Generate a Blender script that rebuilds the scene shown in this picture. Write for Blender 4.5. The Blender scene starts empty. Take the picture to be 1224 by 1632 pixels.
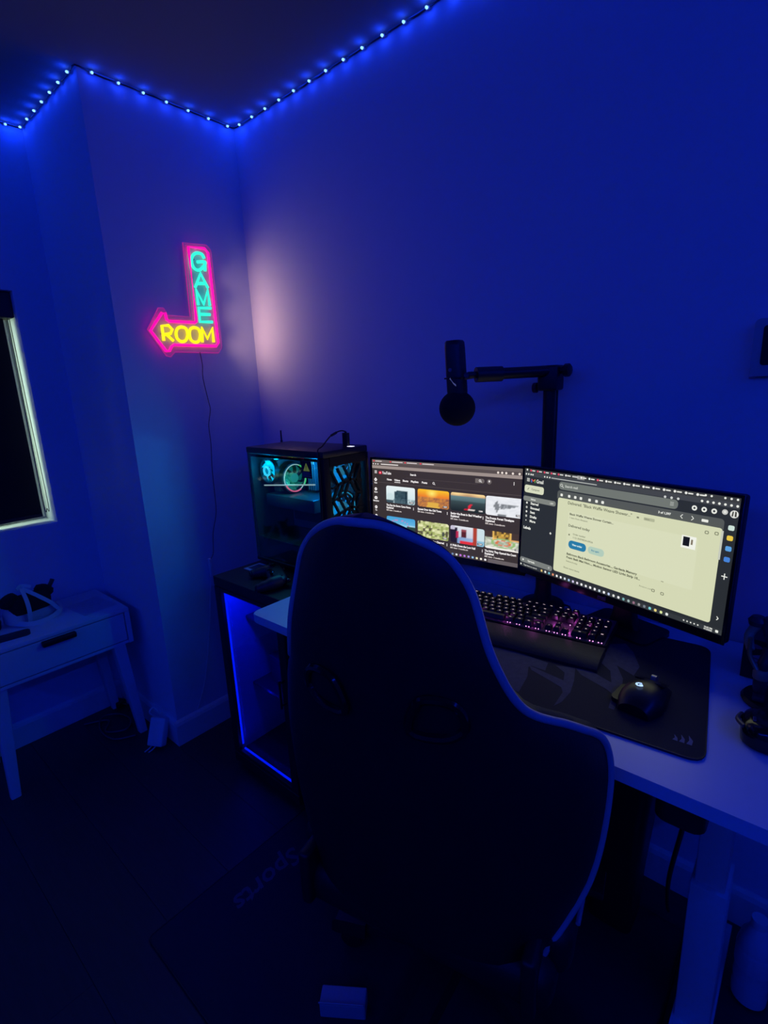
import bpy, bmesh, math, random
from mathutils import Vector, Matrix, Euler
random.seed(7)
PI = math.pi
sc = bpy.context.scene
COL = sc.collection

# ---------------- camera ----------------
yaw, pit, rol, FPX = math.radians(-41.22992), math.radians(-13.56371), math.radians(2.43505), 817.87
f_ = Vector((math.sin(yaw)*math.cos(pit), math.cos(yaw)*math.cos(pit), math.sin(pit)))
r_ = Vector((math.cos(yaw), -math.sin(yaw), 0)); d_ = f_.cross(r_)
c_, s_ = math.cos(rol), math.sin(rol)
R_ = c_*r_ + s_*d_; D_ = -s_*r_ + c_*d_
cam = bpy.data.cameras.new('camera'); camo = bpy.data.objects.new('camera', cam); COL.objects.link(camo)
cam.sensor_fit = 'HORIZONTAL'; cam.sensor_width = 36; cam.lens = FPX/1224*36; cam.clip_start = .02
camo.matrix_world = Matrix(((R_.x, -D_.x, -f_.x, 1.870), (R_.y, -D_.y, -f_.y, -1.360), (R_.z, -D_.z, -f_.z, 1.3854), (0, 0, 0, 1)))
sc.camera = camo

# ---------------- world, exposure ----------------
w = bpy.data.worlds.new('night_sky'); sc.world = w; w.use_nodes = True
wn = w.node_tree; bg = wn.nodes['Background']
bg.inputs[0].default_value = (.72, .92, .60, 1); bg.inputs[1].default_value = 5
sc.view_settings.view_transform = 'Standard'; sc.view_settings.look = 'None'
sc.view_settings.exposure = 0; sc.view_settings.gamma = 1; sc.view_settings.use_curve_mapping = False

# light levels
LED_W = .034          # watts per ceiling bead, all-round part
LED_SPOT = .08        # per bead thrown into the room by its lens
LED_FAR = 4.9         # same, raised as blue fill, for every fourth unseen bead added behind the camera
LED_COL = (.0, .030, 1.0)
CAB_W = 1.0
SIGN_W = .40

# ---------------- materials ----------------
MATS = {}
def mat(name, col, rough=.5, metal=0, spec=.5, bump=0, bscale=80, var=0, emis=None, es=1, alpha=None, coat=0):
    if name in MATS: return MATS[name]
    m = bpy.data.materials.new(name); m.use_nodes = True; MATS[name] = m
    nt = m.node_tree; b = nt.nodes['Principled BSDF']
    b.inputs['Base Color'].default_value = (*col, 1); b.inputs['Roughness'].default_value = rough
    b.inputs['Metallic'].default_value = metal; b.inputs['Specular IOR Level'].default_value = spec
    b.inputs['Coat Weight'].default_value = coat
    tc = nt.nodes.new('ShaderNodeTexCoord')
    n = nt.nodes.new('ShaderNodeTexNoise'); n.inputs['Scale'].default_value = bscale; n.inputs['Detail'].default_value = 4
    nt.links.new(tc.outputs['Object'], n.inputs['Vector'])
    if bump:
        bp = nt.nodes.new('ShaderNodeBump'); bp.inputs['Strength'].default_value = bump; bp.inputs['Distance'].default_value = .002
        nt.links.new(n.outputs['Fac'], bp.inputs['Height']); nt.links.new(bp.outputs['Normal'], b.inputs['Normal'])
    if var:
        mx = nt.nodes.new('ShaderNodeMix'); mx.data_type = 'RGBA'
        mx.inputs[6].default_value = (*[c*(1-var) for c in col], 1); mx.inputs[7].default_value = (*[min(1, c*(1+var)) for c in col], 1)
        n2 = nt.nodes.new('ShaderNodeTexNoise'); n2.inputs['Scale'].default_value = bscale/8; n2.inputs['Detail'].default_value = 3
        nt.links.new(tc.outputs['Object'], n2.inputs['Vector'])
        nt.links.new(n2.outputs['Fac'], mx.inputs[0]); nt.links.new(mx.outputs[2], b.inputs['Base Color'])
    if emis: b.inputs['Emission Color'].default_value = (*emis, 1); b.inputs['Emission Strength'].default_value = es
    if alpha is not None: b.inputs['Alpha'].default_value = alpha
    return m
def glow(name, col, s): return mat(name, (.02, .02, .02), .5, emis=col, es=s)

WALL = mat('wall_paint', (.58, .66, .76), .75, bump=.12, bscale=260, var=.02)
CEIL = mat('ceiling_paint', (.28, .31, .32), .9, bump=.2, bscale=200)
TRIM = mat('trim_paint', (.72, .72, .72), .4)
BLACKP = mat('black_plastic', (.012, .012, .013), .45, bump=.05, bscale=400)
BLACKG = mat('black_gloss', (.008, .008, .009), .15)
BLACKM = mat('black_metal', (.015, .015, .017), .4, metal=.3)
GREYP = mat('grey_plastic', (.08, .08, .085), .4)
WHITEP = mat('white_plastic', (.7, .7, .7), .4)
CHROME = mat('chrome', (.6, .6, .62), .2, metal=1)
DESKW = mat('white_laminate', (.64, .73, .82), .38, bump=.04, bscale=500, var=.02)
STEELW = mat('white_steel', (.62, .62, .63), .35)
PUB = mat('black_leather', (.010, .010, .012), .5, bump=.25, bscale=300, var=.15)
PIPE = mat('pale_leather_trim', (.42, .42, .44), .5, bump=.1, bscale=300)
FOAM = mat('black_foam', (.006, .006, .007), .95, bump=.6, bscale=600)

# ---------------- helpers ----------------
def obj(name, bm, m, parent=None, smooth=False, loc=None, rot=None):
    me = bpy.data.meshes.new(name); bmesh.ops.recalc_face_normals(bm, faces=bm.faces[:]) if not getattr(bm, 'keep', False) else None
    bm.to_mesh(me); bm.free()
    for mm in (m if isinstance(m, (list, tuple)) else [m]): me.materials.append(mm)
    if smooth:
        me.polygons.foreach_set('use_smooth', [True]*len(me.polygons))
        try: me.set_sharp_from_angle(angle=math.radians(38))
        except Exception: pass
    o = bpy.data.objects.new(name, me); COL.objects.link(o)
    if parent: o.parent = parent
    if loc: o.location = loc
    if rot: o.rotation_euler = rot
    return o
def thing(name, label, cat, loc=(0, 0, 0), rz=0, group=None):
    o = bpy.data.objects.new(name, None); COL.objects.link(o); o.location = loc; o.rotation_euler = (0, 0, rz)
    o.empty_display_size = .05
    o['label'] = label; o['category'] = cat
    if group: o['group'] = group
    return o
def tag(o, label, cat, group=None):
    o['label'] = label; o['category'] = cat
    if group: o['group'] = group
    return o
def struct(o): o['kind'] = 'structure'; return o
def part_label(o, l): o['label'] = l; return o
def B(): return bmesh.new()
def box(bm, x0, x1, y0, y1, z0, z1, bev=0, seg=2, M=None, mi=0):
    t = bmesh.new(); bmesh.ops.create_cube(t, size=1)
    for v in t.verts: v.co = Vector(((x0+x1)/2+v.co.x*(x1-x0), (y0+y1)/2+v.co.y*(y1-y0), (z0+z1)/2+v.co.z*(z1-z0)))
    if bev: bmesh.ops.bevel(t, geom=t.edges[:]+t.verts[:], offset=bev, segments=seg, profile=.5, affect='EDGES')
    return merge(bm, t, M, mi)
def merge(bm, t, M=None, mi=0):
    vm = {}
    for v in t.verts: vm[v] = bm.verts.new(M @ v.co if M else v.co)
    for f in t.faces:
        try:
            g = bm.faces.new([vm[v] for v in f.verts]); g.material_index = mi if mi else f.material_index
        except ValueError: pass
    t.free(); return bm
def frame_of(d):
    d = d.normalized(); a = Vector((0, 0, 1)) if abs(d.z) < .95 else Vector((1, 0, 0))
    x = d.cross(a).normalized(); return x, d.cross(x).normalized()
def cyl(bm, p, q, r, r2=None, n=20, caps=True, mi=0):
    p, q = Vector(p), Vector(q); r2 = r if r2 is None else r2; x, y = frame_of(q-p)
    A = [bm.verts.new(p+(x*math.cos(a)+y*math.sin(a))*r) for a in [2*PI*i/n for i in range(n)]]
    C = [bm.verts.new(q+(x*math.cos(a)+y*math.sin(a))*r2) for a in [2*PI*i/n for i in range(n)]]
    for i in range(n): bm.faces.new((A[i], A[(i+1) % n], C[(i+1) % n], C[i])).material_index = mi
    if caps:
        bm.faces.new(A[::-1]).material_index = mi; bm.faces.new(C).material_index = mi
    return bm
def smoothpath(pts, sub=6, closed=False):
    pts = [Vector(p) for p in pts]; n = len(pts); out = []
    for i in range(n if closed else n-1):
        p0 = pts[(i-1) % n] if closed or i > 0 else pts[0]; p1 = pts[i]; p2 = pts[(i+1) % n]
        p3 = pts[(i+2) % n] if closed or i+2 < n else pts[-1]
        for k in range(sub):
            t = k/sub; out.append(.5*((2*p1)+(-p0+p2)*t+(2*p0-5*p1+4*p2-p3)*t*t+(-p0+3*p1-3*p2+p3)*t**3))
    if not closed: out.append(pts[-1])
    return out
def tube(bm, pts, r, n=8, closed=False, sub=0, rs=None, mi=0):
    P = smoothpath(pts, sub, closed) if sub else [Vector(p) for p in pts]
    m = len(P); rings = []; px = None
    for i in range(m):
        a = P[(i-1) % m] if closed or i > 0 else P[i]; b = P[(i+1) % m] if closed or i < m-1 else P[i]
        d = (b-a).normalized() if (b-a).length > 1e-9 else Vector((0, 0, 1))
        if px is None: x, y = frame_of(d)
        else:
            x = (px - d*px.dot(d)).normalized(); y = d.cross(x)
        px = x; rr = (rs[min(len(rs)-1, int(i/(m-1)*(len(rs)-1)+.5))] if rs else r)
        rings.append([bm.verts.new(P[i]+(x*math.cos(2*PI*k/n)+y*math.sin(2*PI*k/n))*rr) for k in range(n)])
    for i in range(m if closed else m-1):
        A, C = rings[i], rings[(i+1) % m]
        for k in range(n): bm.faces.new((A[k], A[(k+1) % n], C[(k+1) % n], C[k])).material_index = mi
    if not closed:
        bm.faces.new(rings[0][::-1]).material_index = mi; bm.faces.new(rings[-1]).material_index = mi
    return bm
def lathe(bm, prof, n=24, c=(0, 0, 0), M=None, mi=0):
    c = Vector(c); T = (lambda v: M @ v) if M else (lambda v: v)
    rings = []
    for r, z in prof:
        rings.append([bm.verts.new(T(c+Vector((r*math.cos(2*PI*k/n), r*math.sin(2*PI*k/n), z)))) for k in range(n)] if r > 1e-6 else [bm.verts.new(T(c+Vector((0, 0, z))))])
    for A, C in zip(rings, rings[1:]):
        for k in range(n):
            f = [A[k % len(A)], A[(k+1) % len(A)], C[(k+1) % len(C)], C[k % len(C)]]
            g = []
            [g.append(v) for v in f if v not in g]
            if len(g) > 2: bm.faces.new(g).material_index = mi
    for Rg, rev in ((rings[0], True), (rings[-1], False)):
        if len(Rg) > 1: bm.faces.new(Rg[::-1] if rev else Rg).material_index = mi
    return bm
def prism(bm, poly, z0, z1, M=None, mi=0):
    T = (lambda v: M @ v) if M else (lambda v: v)
    A = [bm.verts.new(T(Vector((x, y, z0)))) for x, y in poly]; C = [bm.verts.new(T(Vector((x, y, z1)))) for x, y in poly]
    n = len(poly)
    for i in range(n): bm.faces.new((A[i], A[(i+1) % n], C[(i+1) % n], C[i])).material_index = mi
    fs = [bm.faces.new(A[::-1]), bm.faces.new(C)]
    for f in fs: f.material_index = mi
    return bm
def rrect(x0, x1, y0, y1, r, n=5):
    o = []
    for cx, cy, a0 in ((x1-r, y1-r, 0), (x0+r, y1-r, 90), (x0+r, y0+r, 180), (x1-r, y0+r, 270)):
        for k in range(n+1):
            a = math.radians(a0+90*k/n); o.append((cx+r*math.cos(a), cy+r*math.sin(a)))
    return o
def loft(bm, rings, cap=True, mi=0):
    V = [[bm.verts.new(p) for p in rg] for rg in rings]; n = len(V[0])
    for A, C in zip(V, V[1:]):
        for k in range(n): bm.faces.new((A[k], A[(k+1) % n], C[(k+1) % n], C[k])).material_index = mi
    if cap: bm.faces.new(V[0][::-1]).material_index = mi; bm.faces.new(V[-1]).material_index = mi
    return bm
def text_bm(s, size, align='LEFT', bold=0):
    cu = bpy.data.curves.new('t', 'FONT'); cu.body = s; cu.size = size; cu.align_x = align; cu.align_y = 'CENTER'; cu.offset = bold
    cu.resolution_u = 2
    o = bpy.data.objects.new('t', cu); COL.objects.link(o)
    dg = bpy.context.evaluated_depsgraph_get(); me = bpy.data.meshes.new_from_object(o.evaluated_get(dg))
    t = bmesh.new(); t.from_mesh(me); bpy.data.objects.remove(o); bpy.data.curves.remove(cu); bpy.data.meshes.remove(me)
    return t
def light(kind, loc, power, col, parent=None, size=.01, rot=None, sy=None, blend=None, spot=None):
    l = bpy.data.lights.new('lamp_light', kind); l.energy = power; l.color = col
    if kind == 'AREA':
        l.size = size
        if sy: l.shape = 'RECTANGLE'; l.size_y = sy
    else: l.shadow_soft_size = size
    if spot: l.spot_size = spot; l.spot_blend = blend or .5
    o = bpy.data.objects.new('lamp_light', l); COL.objects.link(o); o.location = loc
    if rot: o.rotation_euler = rot
    if parent: o.parent = parent
    return o

# ================= ROOM =================
H = 2.376; XW = -.531; YA = -.555; XE = 3.3; YS = -3.4
def slab(name, x0, x1, y0, y1, z0, z1, m):
    return struct(obj(name, box(B(), x0, x1, y0, y1, z0, z1), m))
# floor: dark wood laminate
fm = bpy.data.materials.new('dark_laminate'); fm.use_nodes = True; nt = fm.node_tree; b = nt.nodes['Principled BSDF']
tc = nt.nodes.new('ShaderNodeTexCoord'); mp = nt.nodes.new('ShaderNodeMapping'); mp.inputs['Scale'].default_value = (3, 40, 3)
nz = nt.nodes.new('ShaderNodeTexNoise'); nz.inputs['Scale'].default_value = 3; nz.inputs['Detail'].default_value = 6
cr = nt.nodes.new('ShaderNodeValToRGB'); cr.color_ramp.elements[0].color = (.022, .018, .016, 1); cr.color_ramp.elements[1].color = (.055, .046, .042, 1)
nt.links.new(tc.outputs['Object'], mp.inputs[0]); nt.links.new(mp.outputs[0], nz.inputs['Vector']); nt.links.new(nz.outputs['Fac'], cr.inputs[0])
nt.links.new(cr.outputs[0], b.inputs['Base Color']); b.inputs['Roughness'].default_value = .5
slab('floor', XW-.3, XE+.1, YS-.1, .1, -.12, -.004, mat('subfloor', (.02, .018, .016), .8))
flo = bpy.data.objects['floor']
k = 0; PW = .19; yy = 0.0; first = None
while yy > YS:
    x = XW if int(round(-yy/PW)) % 2 == 0 else XW-.6
    while x < XE:
        xa, xb = max(x, XW), min(x+1.2, XE)
        y1, y0 = yy, max(yy-PW, YS)
        if yy > YA-.001 and xa < 0:   # keep out of the boxed corner
            xa = 0.0
        if yy > YA > yy-PW: pass
        if xb-xa > .02:
            bm = B(); box(bm, xa+.0004, xb-.0004, y0+.0004, y1-.0004, -.006, 0.0, .0006, 1)
            o = obj('floorboard', bm, fm, flo)
        x += 1.2
    yy -= PW
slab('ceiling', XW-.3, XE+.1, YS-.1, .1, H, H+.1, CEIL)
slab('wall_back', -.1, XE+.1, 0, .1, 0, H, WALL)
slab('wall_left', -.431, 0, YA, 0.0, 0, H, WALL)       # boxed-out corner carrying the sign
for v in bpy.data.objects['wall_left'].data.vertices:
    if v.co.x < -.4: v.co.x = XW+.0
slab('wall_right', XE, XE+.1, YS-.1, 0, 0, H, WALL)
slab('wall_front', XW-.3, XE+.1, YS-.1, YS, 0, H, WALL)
# window wall with an opening
WY1, WY0, WZ0, WZ1, WD = -.689, -1.95, .90, 1.80, .2
bm = B()
box(bm, XW-WD, XW, WY1, 0.0, 0, H); box(bm, XW-WD, XW, YS, WY0, 0, H)
box(bm, XW-WD, XW, WY0, WY1, 0, WZ0); box(bm, XW-WD, XW, WY0, WY1, WZ1, H)
struct(obj('wall_window', bm, WALL))
# baseboards
def base_profile(bm, p, q, nrm):
    p, q, nrm = Vector(p), Vector(q), Vector(nrm); prof = [(0, 0), (.014, 0), (.014, .088), (.010, .100), (.004, .107), (0, .107)]
    loft(bm, [[e+nrm*a+Vector((0, 0, h)) for a, h in prof] for e in (p, q)])
for nm, p, q, nr in (('baseboard_back', (.0, 0, 0), (XE, 0, 0), (0, -1, 0)), ('baseboard_left', (0, YA-.014, 0), (0, -.0, 0), (1, 0, 0)),
                     ('baseboard_alcove', (XW, YA, 0), (.0, YA, 0), (0, -1, 0)), ('baseboard_window', (XW, YS, 0), (XW, YA, 0), (1, 0, 0)),
                     ('baseboard_right', (XE, YS, 0), (XE, 0, 0), (-1, 0, 0)), ('baseboard_front', (XW, YS, 0), (XE, YS, 0), (0, 1, 0))):
    bm = B(); base_profile(bm, p, q, nr); struct(obj(nm, bm, TRIM))
# window: frame, glass
win = struct(bpy.data.objects.new('window_1', None)); COL.objects.link(win); win.location = (XW-WD+.03, (WY0+WY1)/2, WZ0)
hw, hh = (WY1-WY0)/2, WZ1-WZ0
bm = B()
for a, b2, c, d in ((-hw, -hw+.05, 0, hh), (hw-.05, hw, 0, hh), (-hw+.05, hw-.05, 0, .05), (-hw+.05, hw-.05, hh-.05, hh), (-.025, .025, .05, hh-.05)):
    box(bm, -.03, .03, a, b2, c, d, .004, 1)
obj('window_frame', bm, TRIM, win)
gm = bpy.data.materials.new('window_glass'); gm.use_nodes = True; n_ = gm.node_tree
n_.nodes.remove(n_.nodes['Principled BSDF']); tr = n_.nodes.new('ShaderNodeBsdfTransparent'); gl = n_.nodes.new('ShaderNodeBsdfGlossy'); gl.inputs['Roughness'].default_value = .03
mx = n_.nodes.new('ShaderNodeMixShader'); mx.inputs[0].default_value = .07
n_.links.new(tr.outputs[0], mx.inputs[1]); n_.links.new(gl.outputs[0], mx.inputs[2]); n_.links.new(mx.outputs[0], n_.nodes['Material Output'].inputs[0])
for a, b2 in ((-hw+.05, -.025), (.025, hw-.05)):
    bm = B(); box(bm, -.004, .004, a, b2, .05, hh-.05); obj('pane', bm, gm, win)
# roller blind
bl = thing('roller_blind', 'black roller blind pulled down over the window at the left edge', 'blind', (XW-.07, (WY0+WY1)/2, WZ1-.045))
BLK = mat('blackout_fabric', (.004, .004, .005), .9, bump=.2, bscale=600)
bm = B(); box(bm, -.001, .001, -hw+.035, hw-.030, -.822, .0); obj('blind_fabric', bm, BLK, bl)
bm = B(); cyl(bm, (0, -hw+.015, 0), (0, hw-.015, 0), .022); obj('roller_tube', bm, BLACKP, bl, True)
bm = B(); box(bm, -.04, .045, -hw+.003, hw-.003, -.05, .043, .004, 2); obj('cassette', bm, mat('dark_cassette', (.02, .02, .022), .6), bl)
bm = B(); box(bm, -.006, .006, -hw+.035, hw-.030, -.836, -.820, .003, 2); obj('bottom_bar', bm, BLACKP, bl, True)
bm = B(); tube(bm, [(.02, hw-.020, -.05), (.022, hw-.022, -.4), (.022, hw-.024, -.78), (.022, hw-.015, -.80), (.022, hw-.008, -.78), (.022, hw-.012, -.4), (.02, hw-.014, -.05)], .0013, 6, sub=6)
obj('pull_cord', bm, BLACKP, bl)

# ================= LED STRING =================
led = thing('led_string_light', 'string of glowing blue LED beads running along the top of the walls', 'string light', (0, 0, 2.365))
BEAD = glow('led_bead', (.26, .66, 1), 1.7)
HOUS = mat('led_housing', (.5, .5, .5), .4)
zr = 0.0
runs = []
n_bk = int(XE/.08)
back = [((.054+.0785*i), -.010) for i in range(n_bk-1)]
left = [(.010, -.039-.0795*i) for i in range(7)]
alc = [(-.033-.0785*i, YA-.010) for i in range(7)]
wnd = [(XW+.010, -.612-.0785*i) for i in range(int((YS+.6)/-.0785))]
wire = [(XE-.012, -.012, 0)]
def normal_pts(lst, nrm): return [(x, y, nrm) for x, y in lst]
right_run = [(XE-.010, -.05-.0785*i) for i in range(int((-YS-.08)/.0785))]  # unseen runs, added to wash the room blue from behind
front_run = [(XW+.05+.0785*i, YS+.010) for i in range(int((XE-XW-.08)/.0785))]
allb = normal_pts(back, (0, -1)) + normal_pts(left, (1, 0)) + normal_pts(alc, (0, -1)) + normal_pts(wnd, (1, 0)) + normal_pts(right_run, (-1, 0)) + normal_pts(front_run, (0, 1))
n_seen = len(allb)-len(right_run)-len(front_run)
bm0 = B(); lathe(bm0, [(.0038, 0), (.0038, .003), (.0030, .0056), (.0015, .0070), (0, .0074)], 12)
hb = B(); box(hb, -.006, .006, -.0015, .005, -.0035, .0035, .001, 1)
hb_o = bead_o = None
# wire with slight sag waves between beads
def wirepath(pts, nrm, z=.004):
    out = []
    for i, (x, y) in enumerate(pts):
        out.append(Vector((x-nrm[0]*.004, y-nrm[1]*.004, z-.001)))
        if i < len(pts)-1:
            x2, y2 = pts[i+1]; out.append(Vector(((x+x2)/2-nrm[0]*.005, (y+y2)/2-nrm[1]*.005, z+random.uniform(-.004, .003))))
    return out
wp = wirepath(list(reversed(back)), (0, -1)) + [Vector((.010, -.006, .004))] + wirepath(left, (1, 0)) + [Vector((.010, YA-.008, .004))] + wirepath(alc, (0, -1)) + [Vector((XW+.006, YA-.01, .004))] + wirepath(wnd, (1, 0)) + wirepath(front_run, (0, 1)) + wirepath(list(reversed(right_run)), (-1, 0))
bm = B(); tube(bm, wp, .0022, 6, sub=3); obj('wire', bm, BLACKP, led)
for i, (x, y, nr) in enumerate(allb):
    ang = math.atan2(nr[1], nr[0])
    Q = Matrix.Rotation(ang+PI/2, 4, 'Z')
    if hb_o is None:
        hb_o = obj('bead_housing', hb, HOUS, led, True); ho = hb_o
        bead_o = obj('led_bead', bm0, BEAD, led, True); bo = bead_o
    else:
        ho = hb_o.copy(); COL.objects.link(ho); bo = bead_o.copy(); COL.objects.link(bo)
    ho.location = (x, y, 0); ho.rotation_euler = (0, 0, ang+PI/2)
    bo.location = (x+nr[0]*.003, y+nr[1]*.003, -.001); bo.rotation_euler = Euler((0, math.radians(100), ang), 'XYZ')
    far = i >= n_seen
    if not far: light('POINT', (x+nr[0]*.016, y+nr[1]*.016, -.006), LED_W, LED_COL, led, .004)
    if not far or i % 4 == 0:
        dv = Vector((nr[0], nr[1], -.9)); q_ = dv.to_track_quat('-Z', 'Y').to_euler()
        light('SPOT', (x+nr[0]*.017, y+nr[1]*.017, -.006), (LED_FAR if far else LED_SPOT), LED_COL, led, .004, q_, spot=math.radians(145), blend=.8)

# ================= NEON SIGN =================
sg = thing('neon_sign', 'neon arrow sign reading GAME ROOM in cyan and yellow inside a pink outline', 'sign', (0.0, -.27, 1.56))
PK = glow('neon_pink', (1, .002, .30), 1.6); CY = glow('neon_cyan', (.030, 1, .66), 1.15); YE = glow('neon_yellow', (1, .80, .003), 1.3)
def S(p, x): return Vector((x, p[0]+.27, p[1]-1.56))
tubeP = [(-.2642, 1.9125), (-.1987, 1.917), (-.1864, 1.9049), (-.1847, 1.5835), (-.1953, 1.571), (-.3693, 1.5699), (-.3794, 1.5624), (-.388, 1.5487), (-.4006, 1.547), (-.4478, 1.6153), (-.3978, 1.6773), (-.3864, 1.6774), (-.3832, 1.6552), (-.3752, 1.6498), (-.275, 1.6515), (-.2673, 1.6556), (-.2666, 1.6665)]
bk = [(-.276, 1.9269), (-.1819, 1.9336), (-.1655, 1.9184), (-.163, 1.5681), (-.1808, 1.5471), (-.3606, 1.5468), (-.3797, 1.5295), (-.395, 1.5318), (-.4523, 1.6192), (-.4014, 1.6951), (-.3825, 1.6949), (-.3699, 1.6716), (-.2819, 1.6732)]
MX = Matrix(((0, 0, 1, 0), (1, 0, 0, 0), (0, 1, 0, 0), (0, 0, 0, 1)))   # prism local (x,y,z) -> (z,x,y)
acr = bpy.data.materials.new('clear_acrylic'); acr.use_nodes = True; n_ = acr.node_tree; n_.nodes.remove(n_.nodes['Principled BSDF'])
tr = n_.nodes.new('ShaderNodeBsdfTransparent'); tr.inputs[0].default_value = (.9, .8, .9, 1)
df = n_.nodes.new('ShaderNodeBsdfDiffuse'); df.inputs[0].default_value = (.85, .85, .85, 1); mx = n_.nodes.new('ShaderNodeMixShader'); mx.inputs[0].default_value = .5
n_.links.new(tr.outputs[0], mx.inputs[1]); n_.links.new(df.outputs[0], mx.inputs[2]); n_.links.new(mx.outputs[0], n_.nodes['Material Output'].inputs[0])
bm = B(); prism(bm, [(a+.27, b2-1.56) for a, b2 in bk], .004, .009, MX); obj('acrylic_back', bm, acr, sg)
edge = glow('lit_acrylic_edge', (.75, .03, .45), .55)
bm = B(); tube(bm, [S(p, .0065) for p in bk], .0022, 6, closed=True); obj('acrylic_edge', bm, edge, sg)
bm = B(); tube(bm, [S(p, .020) for p in tubeP], .0052, 10, closed=True); obj('neon_outline', bm, PK, sg, True)
bm = B(); tube(bm, [S(p, .016) for p in [(-.2702, 1.9185), (-.1947, 1.9225), (-.1800, 1.9075), (-.178, 1.580)]], .0016, 6); tube(bm, [S(p, .014) for p in [(-.2734, 1.9146), (-.2746, 1.660), (-.379, 1.658)]], .0016, 6)
obj('outline_channel', bm, edge, sg)
LT = {
 'G': ([[(-.2035, 1.8819), (-.212, 1.8964), (-.2348, 1.8965), (-.2524, 1.8818), (-.2566, 1.857), (-.2466, 1.8409), (-.2281, 1.8398), (-.2067, 1.8585), (-.2029, 1.8712), (-.2349, 1.8662)]], CY, 4),
 'g2': ([[(-.2028, 1.8714), (-.2059, 1.8392)]], CY, 0),
 'A': ([[(-.2547, 1.7767), (-.2263, 1.8288), (-.202, 1.7802)], [(-.2452, 1.7912), (-.2085, 1.7953)]], CY, 0),
 'M': ([[(-.2506, 1.7157), (-.2523, 1.7698), (-.2276, 1.7202), (-.2041, 1.7742), (-.2026, 1.7176)]], CY, 0),
 'E': ([[(-.199, 1.7091), (-.2504, 1.7056), (-.252, 1.6566), (-.1991, 1.6588)], [(-.2509, 1.6832), (-.2052, 1.6854)]], CY, 0),
 'R': ([[(-.4038, 1.5828), (-.4039, 1.6332), (-.3791, 1.6364), (-.3663, 1.6231), (-.3754, 1.6085), (-.3972, 1.604)], [(-.3896, 1.6037), (-.3674, 1.5834)]], YE, 0),
 'O': ([[(-.3304, 1.6339), (-.3129, 1.6295), (-.3086, 1.6081), (-.3188, 1.5878), (-.3366, 1.5824), (-.3512, 1.5919), (-.3535, 1.6114), (-.3452, 1.6277), (-.3304, 1.6339)]], YE, 4),
 'O2': ([[(-.2802, 1.6349), (-.2624, 1.6304), (-.2567, 1.6105), (-.2657, 1.588), (-.2825, 1.5819), (-.298, 1.5904), (-.3011, 1.6121), (-.2943, 1.6287), (-.2802, 1.6349)]], YE, 4),
 'M2': ([[(-.2519, 1.583), (-.2464, 1.636), (-.2293, 1.5969), (-.2029, 1.6373), (-.2037, 1.5847)]], YE, 0)}
Gb = None
for key, (paths, m, sub) in LT.items():
    if key == 'g2': continue
    bm = B()
    for p in paths: tube(bm, [S(q, .019) for q in p],   .0056, 8, sub=sub)
    if key == 'G': tube(bm, [S(q, .019) for q in LT['g2'][0][0]],   .0056, 8)
    obj('neon_letter', bm, m, sg, True)
for y, z in ((-.246, 1.872), (-.405, 1.607)):
    bm = B(); cyl(bm, S((y, z), .0), S((y, z), .018), .0035, n=10); obj('standoff', bm, CHROME, sg)
bm = B(); tube(bm, [S(p, .010) for p in [(-.262, 1.548), (-.258, 1.50), (-.262, 1.45), (-.250, 1.36), (-.247, 1.33), (-.262, 1.27), (-.262, 1.2), (-.27, 1.1), (-.272, 1.0), (-.276, .92), (-.30, .84), (-.31, .76), (-.325, .735)]], .0016, 6, sub=5); obj('power_cord', bm, GREYP, sg)
bm = B(); box(bm, .002, .014, -.066, -.054, -.90, -.822, .003, 2)
obj('inline_switch', bm, WHITEP, sg, True)
bm = B(); tube(bm, [S(p, .010) for p in [(-.33, .66), (-.345, .60), (-.36, .5), (-.38, .4), (-.40, .3), (-.43, .2), (-.47, .115)]], .0018, 6, sub=4); obj('power_cord', bm, WHITEP, sg)
for z_, k_ in ((.02, .45), (.14, .33), (.27, .22)):     # sideways throw of the lit tubes on to the adjoining wall
    light('SPOT', (.045, .100, z_), SIGN_W*k_*4.6, (1, .52, .42), sg, .03, Vector((.42, .9, -.08)).to_track_quat('-Z', 'Y').to_euler(), spot=math.radians(138), blend=1)
for (y, z) in ((-.228, 1.87), (-.228, 1.81), (-.228, 1.745), (-.228, 1.685)): light('POINT', (.034, y+.27, z-1.56), .006, (.03, 1, .85), sg, .008)
for y in (-.385, -.330, -.275, -.225): light('POINT', (.034, y+.27, .05), .005, (1, .75, .02), sg, .008)
for i, (a, c) in enumerate(zip(tubeP, tubeP[1:])):
    L_ = math.hypot(c[0]-a[0], c[1]-a[1]); m_ = max(1, int(L_/.055))
    if L_ < .03: continue
    for j in range(m_):
        t_ = (j+.5)/m_; light('POINT', (.012, a[0]+(c[0]-a[0])*t_+.27, a[1]+(c[1]-a[1])*t_-1.56),   .002, (1, .02, .40), sg, .006)

# ================= CABINET (black frame, glass front, blue interior) =================
cb = thing('display_cabinet', 'tall black cabinet with a glass front and glowing blue interior beside the desk', 'cabinet', (.285, -.479, 0))
CW, CD, CH = .378, .455, .770
BW = mat('black_woodgrain', (.016, .015, .016), .45, bump=.35, bscale=60, var=.3)
bm = B(); box(bm, 0, CW, 0, CD, CH-.035, CH, .003, 2); obj('top_panel', bm, BW, cb)
bm = B(); box(bm, 0, CW, 0.0, CD, .02, .06, .002, 1); obj('bottom_panel', bm, BW, cb)
bm = B(); box(bm, 0, .016, .018, CD, .06, CH-.035); obj('side_panel', bm, BW, cb)
bm = B(); box(bm, CW-.016, CW, .018, CD, .06, CH-.035); obj('side_panel', bm, BW, cb)
CI = mat('cabinet_interior', (.45, .45, .47), .5)
bm = B(); box(bm, .0161, .018, .022, CD-.012, .061, CH-.036); obj('added_lining', bm, CI, cb)  # pale linings added so the interior takes up the blue light
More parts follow.
